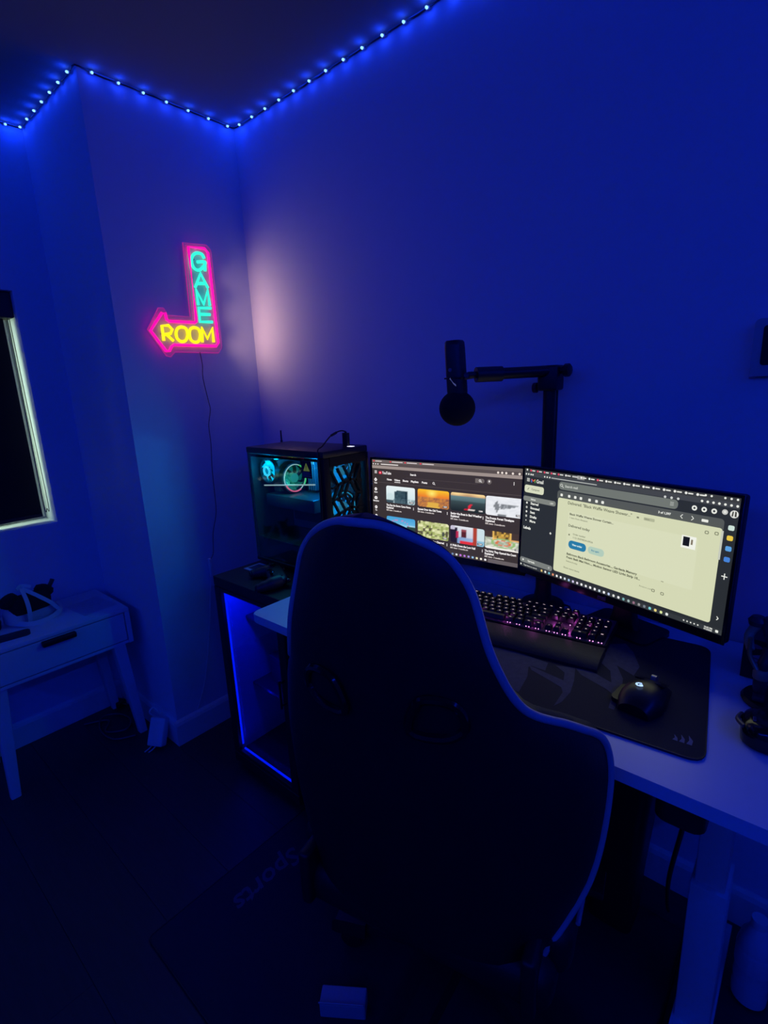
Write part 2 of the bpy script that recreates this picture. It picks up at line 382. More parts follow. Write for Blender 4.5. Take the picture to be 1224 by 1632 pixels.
bm = B(); box(bm, CW-.018, CW-.0161, .022, CD-.012, .061, CH-.036); obj('added_lining', bm, CI, cb)
bm = B(); box(bm, .016, CW-.016, CD-.012, CD, .06, CH-.035); obj('back_panel', bm, CI, cb)
for z in (.30, .575):
    bm = B(); box(bm, .0185, CW-.0185, .10, CD-.014, z, z+.012, .002, 1); obj('shelf', bm, mat('smoked_shelf', (.05, .05, .06), .2), cb)
dr = obj('door', box(B(), 0, .034, -.0, .016, .06, CH-.035, .001, 1), BW, cb)
bm = B(); box(bm, .0, .036, 0, .016, .062, CH-.037, .002, 1); box(bm, CW-.036, CW, 0, .016, .062, CH-.037, .002, 1)
box(bm, .036, CW-.036, 0, .016, .062, .078, .002, 1); box(bm, .036, CW-.036, 0, .016, CH-.052, CH-.037, .002, 1)
me = dr.data; bm.to_mesh(me); bm.free()
gt = bpy.data.materials.new('tinted_glass'); gt.use_nodes = True; n_ = gt.node_tree; n_.nodes.remove(n_.nodes['Principled BSDF'])
def glassmix(n_, tint, fac, rough=.04):
    tr = n_.nodes.new('ShaderNodeBsdfTransparent'); tr.inputs[0].default_value = (*tint, 1); gl = n_.nodes.new('ShaderNodeBsdfGlossy'); gl.inputs['Roughness'].default_value = rough
    lw = n_.nodes.new('ShaderNodeLayerWeight'); lw.inputs[0].default_value = .5
    pw = n_.nodes.new('ShaderNodeMath'); pw.operation = 'POWER'; pw.inputs[1].default_value = 4; n_.links.new(lw.outputs['Facing'], pw.inputs[0])
    ma = n_.nodes.new('ShaderNodeMath'); ma.operation = 'MULTIPLY_ADD'; ma.inputs[1].default_value = .7; ma.inputs[2].default_value = .035; n_.links.new(pw.outputs[0], ma.inputs[0])
    mx = n_.nodes.new('ShaderNodeMixShader'); n_.links.new(ma.outputs[0], mx.inputs[0])
    n_.links.new(tr.outputs[0], mx.inputs[1]); n_.links.new(gl.outputs[0], mx.inputs[2]); n_.links.new(mx.outputs[0], n_.nodes['Material Output'].inputs[0])
glassmix(n_, (.9, .9, .92), .05)
bm = B(); box(bm, .036, CW-.036, .006, .010, .078, CH-.052); obj('glass_pane', bm, gt, dr)
bm = B(); cyl(bm, (CW-.018, -.02, .40), (CW-.018, -.02, .50), .004, n=10); cyl(bm, (CW-.018, -.02, .41), (CW-.018, 0, .41), .003, n=8); cyl(bm, (CW-.018, -.02, .49), (CW-.018, 0, .49), .003, n=8); obj('handle', bm, BLACKM, dr)
for x in (.03, CW-.03):
    for y in (.03, CD-.03):
        bm = B(); lathe(bm, [(.014, 0), (.018, .004), (.018, .02)], 14, (x, y, 0)); obj('foot', bm, BLACKP, cb)
ST = glow('blue_led_strip', (.0, .01, 1), 1.3)
bm = B(); box(bm, .018, .024, .024, .030, .082, CH-.04); obj('light_strip', bm, ST, cb)
bm = B(); box(bm, .03, CW-.03, .024, .030, .064, .069); obj('light_strip', bm, ST, cb)
bm = B(); box(bm, .03, CW-.03, .024, .030, CH-.046, CH-.040); obj('light_strip', bm, ST, cb)
light('AREA', (CW/2, .05, CH-.055), 1.1*CAB_W, (0, .004, 1), cb, .28, (0, 0, 0), .03)
light('AREA', (CW/2, .03, .085), .07*CAB_W, (0, .004, 1), cb, .28, (PI, 0, 0), .02)
light('AREA', (.026, .030, .40), .25*CAB_W, (0, .004, 1), cb, .60, (0, -PI/2, 0), .006)
# things in the cabinet
def small_box(name, label, cat, loc, dims, m, rz=0, group=None):
    t = thing(name, label, cat, loc, rz, group); a, b2, c = dims
    bm = B(); box(bm, -a/2, a/2, -b2/2, b2/2, 0, c*.8, .002, 1); obj('box_body', bm, m, t)
    bm = B(); box(bm, -a/2-.0015, a/2+.0015, -b2/2-.0015, b2/2+.0015, c*.8, c, .002, 1); obj('box_lid', bm, m, t)
    return t
small_box('storage_box', 'white box standing on the upper shelf inside the lit cabinet', 'box', (.285+CW-.085, -.479+.175, .587), (.10, .13, .125), mat('white_card', (.7, .7, .7), .6), .1)
small_box('storage_box', 'dark grey box on the middle shelf inside the lit cabinet', 'box', (.285+.16, -.479+.22, .312), (.16, .16, .11), mat('dark_card', (.05, .05, .055), .6), -.15)
t = thing('coiled_cable', 'coil of dark cable lying on the cabinet floor behind the glass', 'cable', (.285+.2, -.479+.2, .06))
bm = B(); tube(bm, [(.07*math.cos(a), .05*math.sin(a), .006+.0018*a) for a in [i*.35 for i in range(60)]], .004, 6); obj('cord', bm, BLACKP, t, True)

# ================= DESK =================
DZ = .773; DX0, DX1, DY0, DY1 = .668, 2.07, -.590, -.004
dk = thing('standing_desk', 'white standing desk with rounded corners and white steel legs along the back wall', 'desk', ((DX0+DX1)/2, -.3, 0))
ox, oy = (DX0+DX1)/2, -.3
bm = B(); prism(bm, rrect(DX0-ox, DX1-ox, DY0-oy, DY1-oy, .022, 6), DZ-.025, DZ)
bmesh.ops.bevel(bm, geom=[e for e in bm.edges if abs(e.verts[0].co.z-e.verts[1].co.z) < 1e-6], offset=.002, segments=2, affect='EDGES')
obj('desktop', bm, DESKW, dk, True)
for lx in (.875, 1.798):
    x = lx-ox
    bm = B(); box(bm, x-.032, x+.032, -.06, .04, .0+.028, .40, .003, 2); obj('leg', bm, STEELW, dk, True)
    bm = B(); box(bm, x-.026, x+.026, -.052, .032, .40, DZ-.065, .003, 2); obj('leg_riser', bm, STEELW, dk, True)
    bm = B(); prism(bm, [(-.285, .006), (.255, .006), (.255, .022), (.10, .040), (-.12, .040), (-.285, .022)], x-.036, x+.036, Matrix(((0, 0, 1, 0), (1, 0, 0, 0), (0, 1, 0, 0), (0, 0, 0, 1))))
    for yy in (-.24, .21): cyl(bm, (x, yy, 0), (x, yy, .008), .02, n=14)
    obj('foot', bm, STEELW, dk)
    bm = B(); box(bm, x-.03, x+.03, -.17, .24, DZ-.065, DZ-.025, .003, 1); obj('desktop_bracket', bm, STEELW, dk)
bm = B(); box(bm, .875-ox, 1.798-ox, -.02, .02, DZ-.062, DZ-.027, .002, 1); obj('crossbar', bm, STEELW, dk)
bm = B(); prism(bm, rrect(1.728-ox, 1.800-ox, -.280, -.185, .02, 4), DZ-.070, DZ-.026); obj('height_controller', bm, BLACKP, dk, True)
bm = B(); tube(bm, [(1.765-ox, -.19, DZ-.06), (1.755-ox, -.12, .60), (1.725-ox, -.02, .35), (1.71-ox, .1, .15), (1.70-ox, .2, .02)], .0045, 8, sub=6); obj('power_cable', bm, BLACKP, dk, True)

# ================= PC TOWER =================
pc = thing('computer_tower', 'black computer tower with glass side, glowing fans and leaf-patterned mesh front', 'computer', (.305, -.303, .770))
PX, PY, PZ = .400, .202, .434
CASE = mat('case_metal', (.02, .02, .022), .35, bump=.08, bscale=500)
for x in (.05, PX-.08):
    for y in (.025, PY-.025):
        bm = B(); lathe(bm, [(.014, 0), (.016, .003), (.016, .015)], 14, (x, y, 0)); obj('foot', bm, BLACKP, pc)
bm = B(); box(bm, 0, PX, 0, PY, PZ-.022, PZ, .004, 2); obj('top_panel', bm, CASE, pc, True)
bm = B(); box(bm, 0, PX, 0, PY, .015, .03, .003, 1); obj('bottom_panel', bm, CASE, pc)
bm = B(); box(bm, 0, PX, PY-.006, PY, .03, PZ-.022); obj('side_panel', bm, CASE, pc)
bm = B()
box(bm, 0, .006, .004, .05, .03, PZ-.022); box(bm, 0, .006, .17, PY-.006, .03, PZ-.022); box(bm, 0, .006, .05, .17, .03, .29); box(bm, 0, .006, .05, .17, .40, PZ-.022)
box(bm, .0061, .009, .045, .175, .285, .405)  # plate added behind the vent to keep the case light from leaking out
obj('rear_panel', bm, CASE, pc)
TRAY = mat('motherboard_tray', (.12, .13, .14), .5)
bm = B(); box(bm, .02, PX-.045, PY-.03, PY-.026, .11, PZ-.03); obj('motherboard_tray', bm, TRAY, pc)
mb = obj('motherboard', box(B(), .035, .28, PY-.036, PY-.031, .14, PZ-.035), mat('circuit_board', (.02, .024, .03), .4), pc)
bm = B()
for i in range(9):
    x, z = random.uniform(.05, .25), random.uniform(.15, .37); box(bm, x, x+random.uniform(.01, .03), PY-.045, PY-.036, z, z+random.uniform(.01, .03), .001, 1)
obj('heatsink', bm, GREYP, mb)
bm = B(); box(bm, .006, PX-.04, .012, PY-.03, .03, .105, .002, 1); obj('power_supply_shroud', bm, CASE, pc)
gc = obj('graphics_card', box(B(), .03, .29, .045, PY-.036, .215, .26, .004, 2), mat('graphics_card_shell', (.05, .05, .055), .35), pc, True)
bm = B(); box(bm, .03, .31, .040, .043, .302, .3065, .001, 1, Matrix.Translation((.17, 0, .304)) @ Matrix.Rotation(-.095, 4, 'Y') @ Matrix.Translation((-.17, 0, -.304))); obj('light_bar', bm, glow('bar_light', (.55, .8, .8), .55), pc)
CYAN = (.0, .55, .85)
def fan(cx, cy, cz, axis, R, ring_m, blade_m, hub_m, parent, thick=.024):
    Mx = Matrix.Translation((cx, cy, cz)) @ (Matrix.Rotation(PI/2, 4, 'Y') if axis == 'x' else Matrix.Rotation(PI/2, 4, 'X'))
    bm = B(); pr = rrect(-R, R, -R, R, .01, 3)
    # frame as annulus-like ring plus corner lugs
    N = 32
    for z0, z1 in ((-thick/2, thick/2),):
        oo = [[Mx @ Vector((R*.99*math.cos(2*PI*k/N), R*.99*math.sin(2*PI*k/N), z)) for k in range(N)] for z in (z0, z1)]
        ii = [[Mx @ Vector((R*.90*math.cos(2*PI*k/N), R*.90*math.sin(2*PI*k/N), z)) for k in range(N)] for z in (z0, z1)]
        V = [[bm.verts.new(p) for p in rg] for rg in (oo[0], oo[1], ii[1], ii[0])]
        for a in range(4):
            A, C = V[a], V[(a+1) % 4]
            for k in range(N): bm.faces.new((A[k], A[(k+1) % N], C[(k+1) % N], C[k]))
    fr = obj('fan', bm, BLACKP, parent)
    bm = B(); tube(bm, [Mx @ Vector((R*.86*math.cos(2*PI*k/40), R*.86*math.sin(2*PI*k/40), -thick/2 if axis == 'y' else thick/2)) for k in range(40)], R*.03, 6, closed=True); obj('light_ring', bm, ring_m, fr)
    bm = B(); lathe(bm, [(R*.3, -thick*.45), (R*.32, 0), (R*.3, thick*.45), (0, thick*.47)], 20, (0, 0, 0), Mx); obj('hub', bm, hub_m, fr, True)
    bm = B()
    for j in range(7):
        a0 = 2*PI*j/7; rings = []
        for q in range(5):
            rr = R*(.3+.54*q/4); a = a0+.35*q/4
            p1 = Mx @ Vector((rr*math.cos(a), rr*math.sin(a), -thick*.3)); p2 = Mx @ Vector((rr*math.cos(a+.75), rr*math.sin(a+.75), thick*.3))
            rings.append((p1, p2))
        vs = [(bm.verts.new(a), bm.verts.new(b2)) for a, b2 in rings]
        for (a, b2), (c, d) in zip(vs, vs[1:]): bm.faces.new((a, b2, d, c))
    obj('blades', bm, blade_m, fr)
    return fr
blade = mat('translucent_blade', (.10, .16, .18), .4, emis=(.0, .34, .52), es=1.9)
bladeG = mat('green_blade', (.05, .10, .06), .4, emis=(.0, .25, .10), es=.25)
f1 = fan(.064, .046, .346, 'y', .046, glow('cyan_ring', (.0, .45, .62), .45), blade, glow('cyan_dim_hub', (.0, .30, .42), .5), pc, .018)
bm = B(); tube(bm, [(.064+.0155*math.cos(2*PI*k/32), .034, .346+.0155*math.sin(2*PI*k/32)) for k in range(32)], .0042, 8, closed=True); obj('bright_ring', bm, glow('cyan_core', (.04, .70, 1), 1.0), f1, True)
# second fan: part pink, part green ring, on a tower cooler
cool = obj('cpu_cooler', box(B(), .062, .095, .06, .165, .27, .385, .002, 1), mat('cooler_fins', (.10, .11, .12), .35, metal=.6), pc)
RG = glow('ring_green', (.05, .62, .12), .9); RP = glow('ring_pink', (.95, .16, .30), .8); RW = glow('ring_pale', (.45, .75, .70), .8)
fr = fan(.118, .105, .316, 'x', .056, RW, bladeG, glow('green_hub', (.03, .5, .35), .45), pc)
for a0, a1, m in ((200, 300, RP), (-40, 70, RG)):
    bm = B(); tube(bm, [(.133, .105+.048*math.cos(math.radians(a)), .316+.048*math.sin(math.radians(a))) for a in range(a0, a1+1, 8)], .0026, 6); obj('light_arc', bm, m, fr)
for i in range(4):
    bm = B(); box(bm, .165+i*.011, .170+i*.011, .135, .172, .27, .385, .001, 1); rm = obj('memory_stick', bm, GREYP, pc)
    bm = B(); box(bm, .165+i*.011, .170+i*.011, .132, .135, .365, .386, .001, 1); obj('light_bar', bm, glow('ram_light', (.10, .72, .95), .8), rm)
light('POINT', (.064, .016, .362), .45, (.0, .38, 1), pc, .012)
light('POINT', (.030, .10, .40), .20, (.0, .38, 1), pc, .012)
light('POINT', (.16, .035, .33), .35, (.05, .8, .5), pc, .01)
light('POINT', (.25, .10, .36), 1.3, (.0, .30, 1), pc, .01)
# glass side
gp = bpy.data.materials.new('smoked_glass'); gp.use_nodes = True; gp.node_tree.nodes.remove(gp.node_tree.nodes['Principled BSDF']); glassmix(gp.node_tree, (.88, .92, .94), .06)
bm = B(); box(bm, .0, PX-.030, 0, .004, .015, PZ-.024, .001, 1); gpo = obj('glass_panel', bm, gp, pc)
bm = B(); box(bm, .0, .014, .0045, .008, .015, PZ-.024); box(bm, .0, PX-.030, .0045, .008, PZ-.034, PZ-.024); box(bm, .0, PX-.030, .0045, .008, .015, .03); obj('glass_border', bm, BLACKG, pc)
# warning sticker on the glass
stk = obj('warning_sticker', box(B(), .297, .345, -.0012, -.0004, .347, .402), mat('sticker_black', (.012, .014, .016), .5), pc)
bm = B(); prism(bm, [(-.015, 0), (.015, 0), (0, .026)], -.0018, -.0013, Matrix.Translation((.321, 0, .370)) @ Matrix(((1, 0, 0, 0), (0, 0, 1, 0), (0, 1, 0, 0), (0, 0, 0, 1)))); obj('warning_triangle', bm, mat('sticker_yellow_glow', (.45, .60, .06), .5, emis=(.3, .42, .04), es=.22), stk)  # faint emission makes the printed triangle look lit
bm = B(); box(bm, .3200, .3220, -.0024, -.0019, .378, .388); box(bm, .3200, .3220, -.0024, -.0019, .3735, .3758); obj('exclamation_mark', bm, BLACKP, stk)
bm = B()
for k in range(4): box(bm, .301, .341-.006*(k % 2), -.0018, -.0013, .352+k*.0042, .3535+k*.0042)
obj('sticker_print', bm, mat('print_grey', (.3, .32, .33), .5), stk)
# front: frame, ribs, mesh, fans
bm = B(); X0, X1 = PX-.030, PX
box(bm, X0, X1, 0, .028, .015, PZ-.022, .004, 2); box(bm, X0, X1, PY-.014, PY, .015, PZ-.022, .004, 2); box(bm, X0, X1, .028, PY-.014, .015, .05); box(bm, X0, X1, .028, PY-.014, PZ-.05, PZ-.022)
FRM = mat('front_matte', (.008, .008, .009), .6, spec=.25)
obj('front_frame', bm, FRM, pc, True)
msh = bpy.data.materials.new('perforated_mesh'); msh.use_nodes = True; n_ = msh.node_tree; b = n_.nodes['Principled BSDF']
b.inputs['Base Color'].default_value = (.015, .015, .016, 1); b.inputs['Roughness'].default_value = .5
tc = n_.nodes.new('ShaderNodeTexCoord'); vo = n_.nodes.new('ShaderNodeTexVoronoi'); vo.inputs['Scale'].default_value = 190; vo.inputs['Randomness'].default_value = .0; vo.voronoi_dimensions = '2D'
mp = n_.nodes.new('ShaderNodeMapping'); mp.inputs['Rotation'].default_value = (0, PI/2, PI/4)
sx = n_.nodes.new('ShaderNodeSeparateXYZ'); cx_ = n_.nodes.new('ShaderNodeCombineXYZ')
ad = n_.nodes.new('ShaderNodeMath'); ad.operation = 'ADD'; sb = n_.nodes.new('ShaderNodeMath'); sb.operation = 'SUBTRACT'
n_.links.new(tc.outputs['Object'], sx.inputs[0]); n_.links.new(sx.outputs[1], ad.inputs[0]); n_.links.new(sx.outputs[2], ad.inputs[1]); n_.links.new(sx.outputs[1], sb.inputs[0]); n_.links.new(sx.outputs[2], sb.inputs[1])
n_.links.new(ad.outputs[0], cx_.inputs[0]); n_.links.new(sb.outputs[0], cx_.inputs[1]); n_.links.new(cx_.outputs[0], vo.inputs['Vector'])
lt = n_.nodes.new('ShaderNodeMath'); lt.operation = 'GREATER_THAN'; lt.inputs[1].default_value = .40
n_.links.new(vo.outputs['Distance'], lt.inputs[0]); n_.links.new(lt.outputs[0], b.inputs['Alpha'])
bm = B(); box(bm, X0+.016, X0+.0168, .028, PY-.014, .05, PZ-.05); obj('mesh_screen', bm, msh, pc)
bm = B(); yc, hwid, Hh = .118, .086, .094
def rib(a, b2): 
    (y0, z0), (y1, z1) = a, b2
    if max(y0, y1) < .03 or min(y0, y1) > PY-.014 or z0 < .04 and z1 < .04: return
    d = Vector((0, y1-y0, z1-z0)); L = d.length; d.normalize(); nn = Vector((0, -d.z, d.y))*.0035; xx = Vector((.008, 0, 0)); m0 = Vector((X0+.018, y0, z0)); m1 = Vector((X0+.018, y1, z1))
    loft(bm, [[m+nn, m+nn+xx*.9, m-nn+xx*.9, m-nn] for m in (m0, m1)])
zs = [.05+k*Hh/2 for k in range(8)]
for side in (-1, 1):
    for j in range(0, 4):
        off = j*.027
        for k in range(len(zs)-1):
            a = off+(.026 if k % 2 else 0); c = off+(0 if k % 2 else .026)
            ya, yb = yc+side*a, yc+side*c
            za, zb = zs[k]-(j*.006), zs[k+1]-(j*.006)
            if .028 <= min(ya, yb) and max(ya, yb) <= PY-.012 and zb < PZ-.05 and za > .03: rib((ya, za), (yb, zb))
            if j < 3 and k % 1 == 0:
                yb2 = ya+side*.027
                if .028 <= yb2 <= PY-.012 and za < PZ-.06: rib((ya, za), (yb2, za-.006))
obj('front_ribs', bm, FRM, pc)
for z in (.110, .235, .355):
    fan(X0-.016, .112, z, 'x', .058 if z < .34 else .045, glow('front_fan_ring', (.02, .42, .75), 1.6), mat('front_blade', (.1, .16, .2), .4, emis=(.0, .20, .62), es=2.8), glow('front_hub', (.05, .45, .75), .9), pc)
bm = B(); box(bm, PX-.032, PX-.010, .138, .152, PZ, PZ+.0012, .0004, 1); obj('power_button', bm, glow('power_light', (.75, .75, 1), 1.5), pc)
bm = B(); lathe(bm, [(.0045, 0), (.0045, .012), (.0032, .014), (.0028, .05), (0, .051)], 12, (-.012, .17, PZ-.008)); cyl(bm, (-.012, .17, PZ-.006), (.001, .17, PZ-.012), .003, n=8); obj('antenna', bm, BLACKP, pc, True)
# stick in the top port with its cord
t = thing('usb_adapter', 'black adapter plugged upright into the computer tower top with a thin cord', 'adapter', (.664, -.158, 1.204))
bm = B(); prism(bm, rrect(-.012, .012, -.007, .007, .004, 4), .0, .044); cyl(bm, (0, 0, .044), (0, 0, .048), .004, n=10); obj('adapter_body', bm, BLACKP, t, True)
bm = B(); tube(bm, [(0, 0, .048), (-.004, -.02, .052), (.0, -.065, .042), (.010, -.115, .014), (.020, -.145, .003), (.026, -.1495, -.04), (.026, -.1495, -.16), (.026, -.1495, -.34)], .0022, 6, sub=6); obj('cord', bm, BLACKP, t, True)
bm = B(); tube(bm, [(-.002, -.040, .0485), (.001, -.066, .0415)], .0042, 8); obj('cord_clip', bm, BLACKP, t, True)

# ================= DISPLAYS =================
DM = bpy.data.materials.new('screen_pixels'); DM.use_nodes = True; n_ = DM.node_tree; b = n_.nodes['Principled BSDF']
at = n_.nodes.new('ShaderNodeVertexColor'); at.layer_name = 'Col'
b.inputs['Base Color'].default_value = (.01, .01, .01, 1); b.inputs['Roughness'].default_value = .35; b.inputs['Emission Strength'].default_value = 1.0
n_.links.new(at.outputs['Color'], b.inputs['Emission Color'])
def lin(c): return tuple((x/255/12.92 if x/255 <= .04045 else ((x/255+.055)/1.055)**2.4) for x in c)
class Screen:
    def __init__(s, W, Hh): s.W, s.H, s.v, s.f, s.c = W, Hh, [], [], []; s.L = 0
    def pt(s, u, v, l): return ((u-.5)*s.W, -.0001-l*.00006, v*s.H)
    def poly(s, pts, col, l):
        i = len(s.v); s.v += [s.pt(u, v, l) for u, v in pts]; s.f.append(list(range(i, i+len(pts)))); s.c.append([lin(col)]*len(pts))
    def rect(s, u0, v0, u1, v1, col, l=1, r=0):
        if r:
            a = s.W/s.H; s.poly([(u0+x/a, v0+y) for x, y in rrect(0, (u1-u0)*a, 0, v1-v0, min(r, (v1-v0)/2.01, (u1-u0)*a/2.01), 4)], col, l)
        else: s.poly([(u0, v0), (u1, v0), (u1, v1), (u0, v1)], col, l)
    def disc(s, u, v, r, col, l=2, n=14):
        a = s.W/s.H; s.poly([(u+r*math.cos(2*PI*k/n)/a, v+r*math.sin(2*PI*k/n)) for k in range(n)], col, l)
    def line(s, pts, wd, col, l=3):
        a = s.W/s.H
        for (u0, v0), (u1, v1) in zip(pts, pts[1:]):
            dx, dy = (u1-u0)*a, v1-v0; L = math.hypot(dx, dy) or 1; nx, ny = -dy/L*wd/2, dx/L*wd/2
            s.poly([(u0+nx/a, v0+ny), (u1+nx/a, v1+ny), (u1-nx/a, v1-ny), (u0-nx/a, v0-ny)], col, l)
    def text(s, u, v, t, size, col, l=4, bold=0.0, wid=None):
        bm = text_bm(t, size*s.H, bold=bold*s.H); a = s.W/s.H
        k = 1
        if wid and bm.verts:
            mx_ = max(v_.co.x for v_ in bm.verts); k = wid*s.W/mx_
        i = len(s.v); bm.verts.ensure_lookup_table()
        s.v += [((u-.5)*s.W+v_.co.x*k, -.0001-l*.00006, v*s.H+v_.co.y) for v_ in bm.verts]
        for f in bm.faces: s.f.append([i+v_.index for v_ in f.verts]); s.c.append([lin(col)]*len(f.verts))
        bm.free()
    def pic(s, u0, v0, u1, v1, fn, nu=26, nv=15, l=2):
        i = len(s.v)
        for b_ in range(nv+1):
            for a_ in range(nu+1):
                p, q = a_/nu, b_/nv
                # rounded corners
                cu, cv = p, q; rr = .06
                du = max(0, rr-min(p, 1-p)); dv = max(0, rr*1.7-min(q, 1-q))
                if du > 0 and dv > 0:
                    dd = math.hypot(du/rr, dv/(rr*1.7))
                    if dd > 1:
                        kx = 1/dd; cu = (rr-du*kx) if p < .5 else 1-(rr-du*kx); cv = (rr*1.7-dv*kx) if q < .5 else 1-(rr*1.7-dv*kx)
                s.v.append(s.pt(u0+(u1-u0)*cu, v0+(v1-v0)*cv, l))
        for b_ in range(nv):
            for a_ in range(nu):
                k = i+b_*(nu+1)+a_; s.f.append([k, k+1, k+nu+2, k+nu+1])
                s.c.append([lin(fn(x/nu, y/nv)) for x, y in ((a_, b_), (a_+1, b_), (a_+1, b_+1), (a_, b_+1))])
    def build(s, parent, name='screen_image'):
        me = bpy.data.meshes.new(name); me.from_pydata(s.v, [], s.f); me.materials.append(DM)
        ca = me.color_attributes.new('Col', 'FLOAT_COLOR', 'CORNER'); fl = []
        for f in s.c:
            for c in f: fl += [c[0], c[1], c[2], 1]
        ca.data.foreach_set('color', fl)
        o = bpy.data.objects.new(name, me); COL.objects.link(o); o.parent = parent; return o
def nz(x, y, s=0): return .5+.5*math.sin(12.9*x+3.1*s+4*math.sin(7.7*y+s))*math.cos(9.3*y-2.2*s+3*math.sin(11*x))
def mixc(a, b2, t): t = max(0, min(1, t)); return tuple(a[i]+(b2[i]-a[i])*t for i in range(3))
def rnd(x, y, s=0): v = math.sin(x*127.1+y*311.7+s*74.7)*43758.5453; return v-math.floor(v)
def pic_snowhead(u, v):
    c = mixc((205, 228, 232), (232, 242, 244), v)
    if .30 < u < .74 and v < .78-.25*abs(u-.55): c = mixc((70, 95, 105), (20, 38, 48), rnd(round(u*13), round(v*9), 1)*.7+.3*(u > .66))
    if v < .28 and u > .25: c = mixc(c, (90, 115, 125), .7*rnd(round(u*20), round(v*12)))
    if math.hypot((u-.12), (v-.36)*.6) < .13: c = (205, 225, 228)
    if u < .25 and v < .18: c = (60, 80, 90)
    return c
def pic_sunset(u, v):
    c = mixc((235, 120, 40), (250, 190, 40), (v-.55)/.4)
    d = math.hypot(u-.46, (v-.80)*.7); c = mixc((255, 240, 120), c, d/.22)
    if v < .58:
        c = mixc((150, 95, 70), (215, 140, 60), rnd(round(u*24), round(v*14), 3))
        if abs(u-.5) < .22*(1-v) and v < .3: c = (225, 175, 70)
    return c
def pic_sea(u, v):
    c = mixc((45, 60, 62), (100, 130, 135), (v-.1)/.7)
    if v < .55: c = mixc((30, 38, 38), (60, 78, 80), v/.55)
    if v > .80: c = mixc((190, 150, 110), (250, 215, 150), (v-.8)/.2+.3*math.sin(u*9))
    if abs(u-.55-(v-.25)*.25) < .035 and .12 < v < .42: c = (230, 40, 60)
    if .42 < u < .52 and .08 < v < .2: c = (210, 30, 50)
    if .5 < u < .72 and .10 < v < .17: c = (235, 225, 220)
    return c
def pic_snow(u, v):
    c = mixc((225, 228, 234), (240, 242, 246), nz(u, v))
    if abs(u-.30) < .09*(1-abs(v-.48)/.32): c = (130, 134, 138)
    if .42 < u < .86 and abs(v-.50-(u-.5)*.25) < .14*(1-(u-.42)/.5): c = mixc((105, 110, 115), (170, 174, 178), rnd(round(u*24), round(v*14), 2))
    if abs(u-.45) < .12 and v < .14-.6*abs(u-.45): c = (120, 124, 128)
    return c
def pic_beach(u, v):
    c = mixc((150, 215, 240), (70, 160, 215), v)
    if v < .55: c = mixc((90, 180, 225), (200, 235, 245), rnd(round(u*14), round(v*10), 3)*.6+.3)
    if v < .28 or (u < .32 and .55 < v < .62): c = (50, 60, 62)
    if u > .7 and .3 < v < .5: c = (45, 70, 60)
    if abs(u-.34) < .02 and v < .5: c = (235, 245, 248)
    if abs(math.hypot(u-.45, (v-.4)*.8)-.34) < .015 and v > .5: c = (200, 130, 190)
    return c
def pic_garden(u, v):
    a = rnd(round(u*15), round(v*10), 5); c = mixc((120, 140, 50), (240, 240, 190), a)
    if a < .22: c = (90, 85, 60)
    if abs(u-.82) < .05 and .2 < v < .5: c = (70, 75, 70)
    return c
def pic_hall(u, v):
    c = mixc((190, 195, 220), (225, 228, 235), v)
    if .33 < u < .50 and .36 < v < .82: c = (90, 35, 40) if .38 < v < .7 else (150, 70, 80)
    if v < .34: c = mixc((120, 150, 200), (170, 195, 225), u)
    if .30 < u < .72 and v < .20: c = (225, 50, 60)
    if .68 < u < .80: c = (175, 65, 45)
    if u > .80: c = (205, 225, 230) if v > .3 else (140, 190, 215)
    if u < .22 and v < .9: c = (35, 28, 45)
    if u < .14 and v > .78: c = (200, 195, 215)
    if .17 < u < .24 and .3 < v < .7: c = (190, 40, 80)
    return c
def pic_court(u, v):
    c = mixc((150, 165, 140), (240, 238, 225), nz(u, v, 2))
    if v > .6: c = mixc((60, 45, 30), (240, 190, 80), rnd(round(u*17), round(v*7), 4)) if .2 < u < .7 else (70, 55, 50)
    if abs(u-.24) < .02 or abs(u-.68) < .02: c = (250, 200, 100) if v > .3 else c
    if .25 < u and abs(v-.62) < .04: c = (245, 180, 110)
    d = math.hypot(u-.5, (v-.38)*1.3)
    if abs(d-.18) < .03: c = (220, 120, 80)
    if abs(d-.30) < .03: c = (150, 190, 120)
    if v < .12: c = (245, 240, 235)
    return c
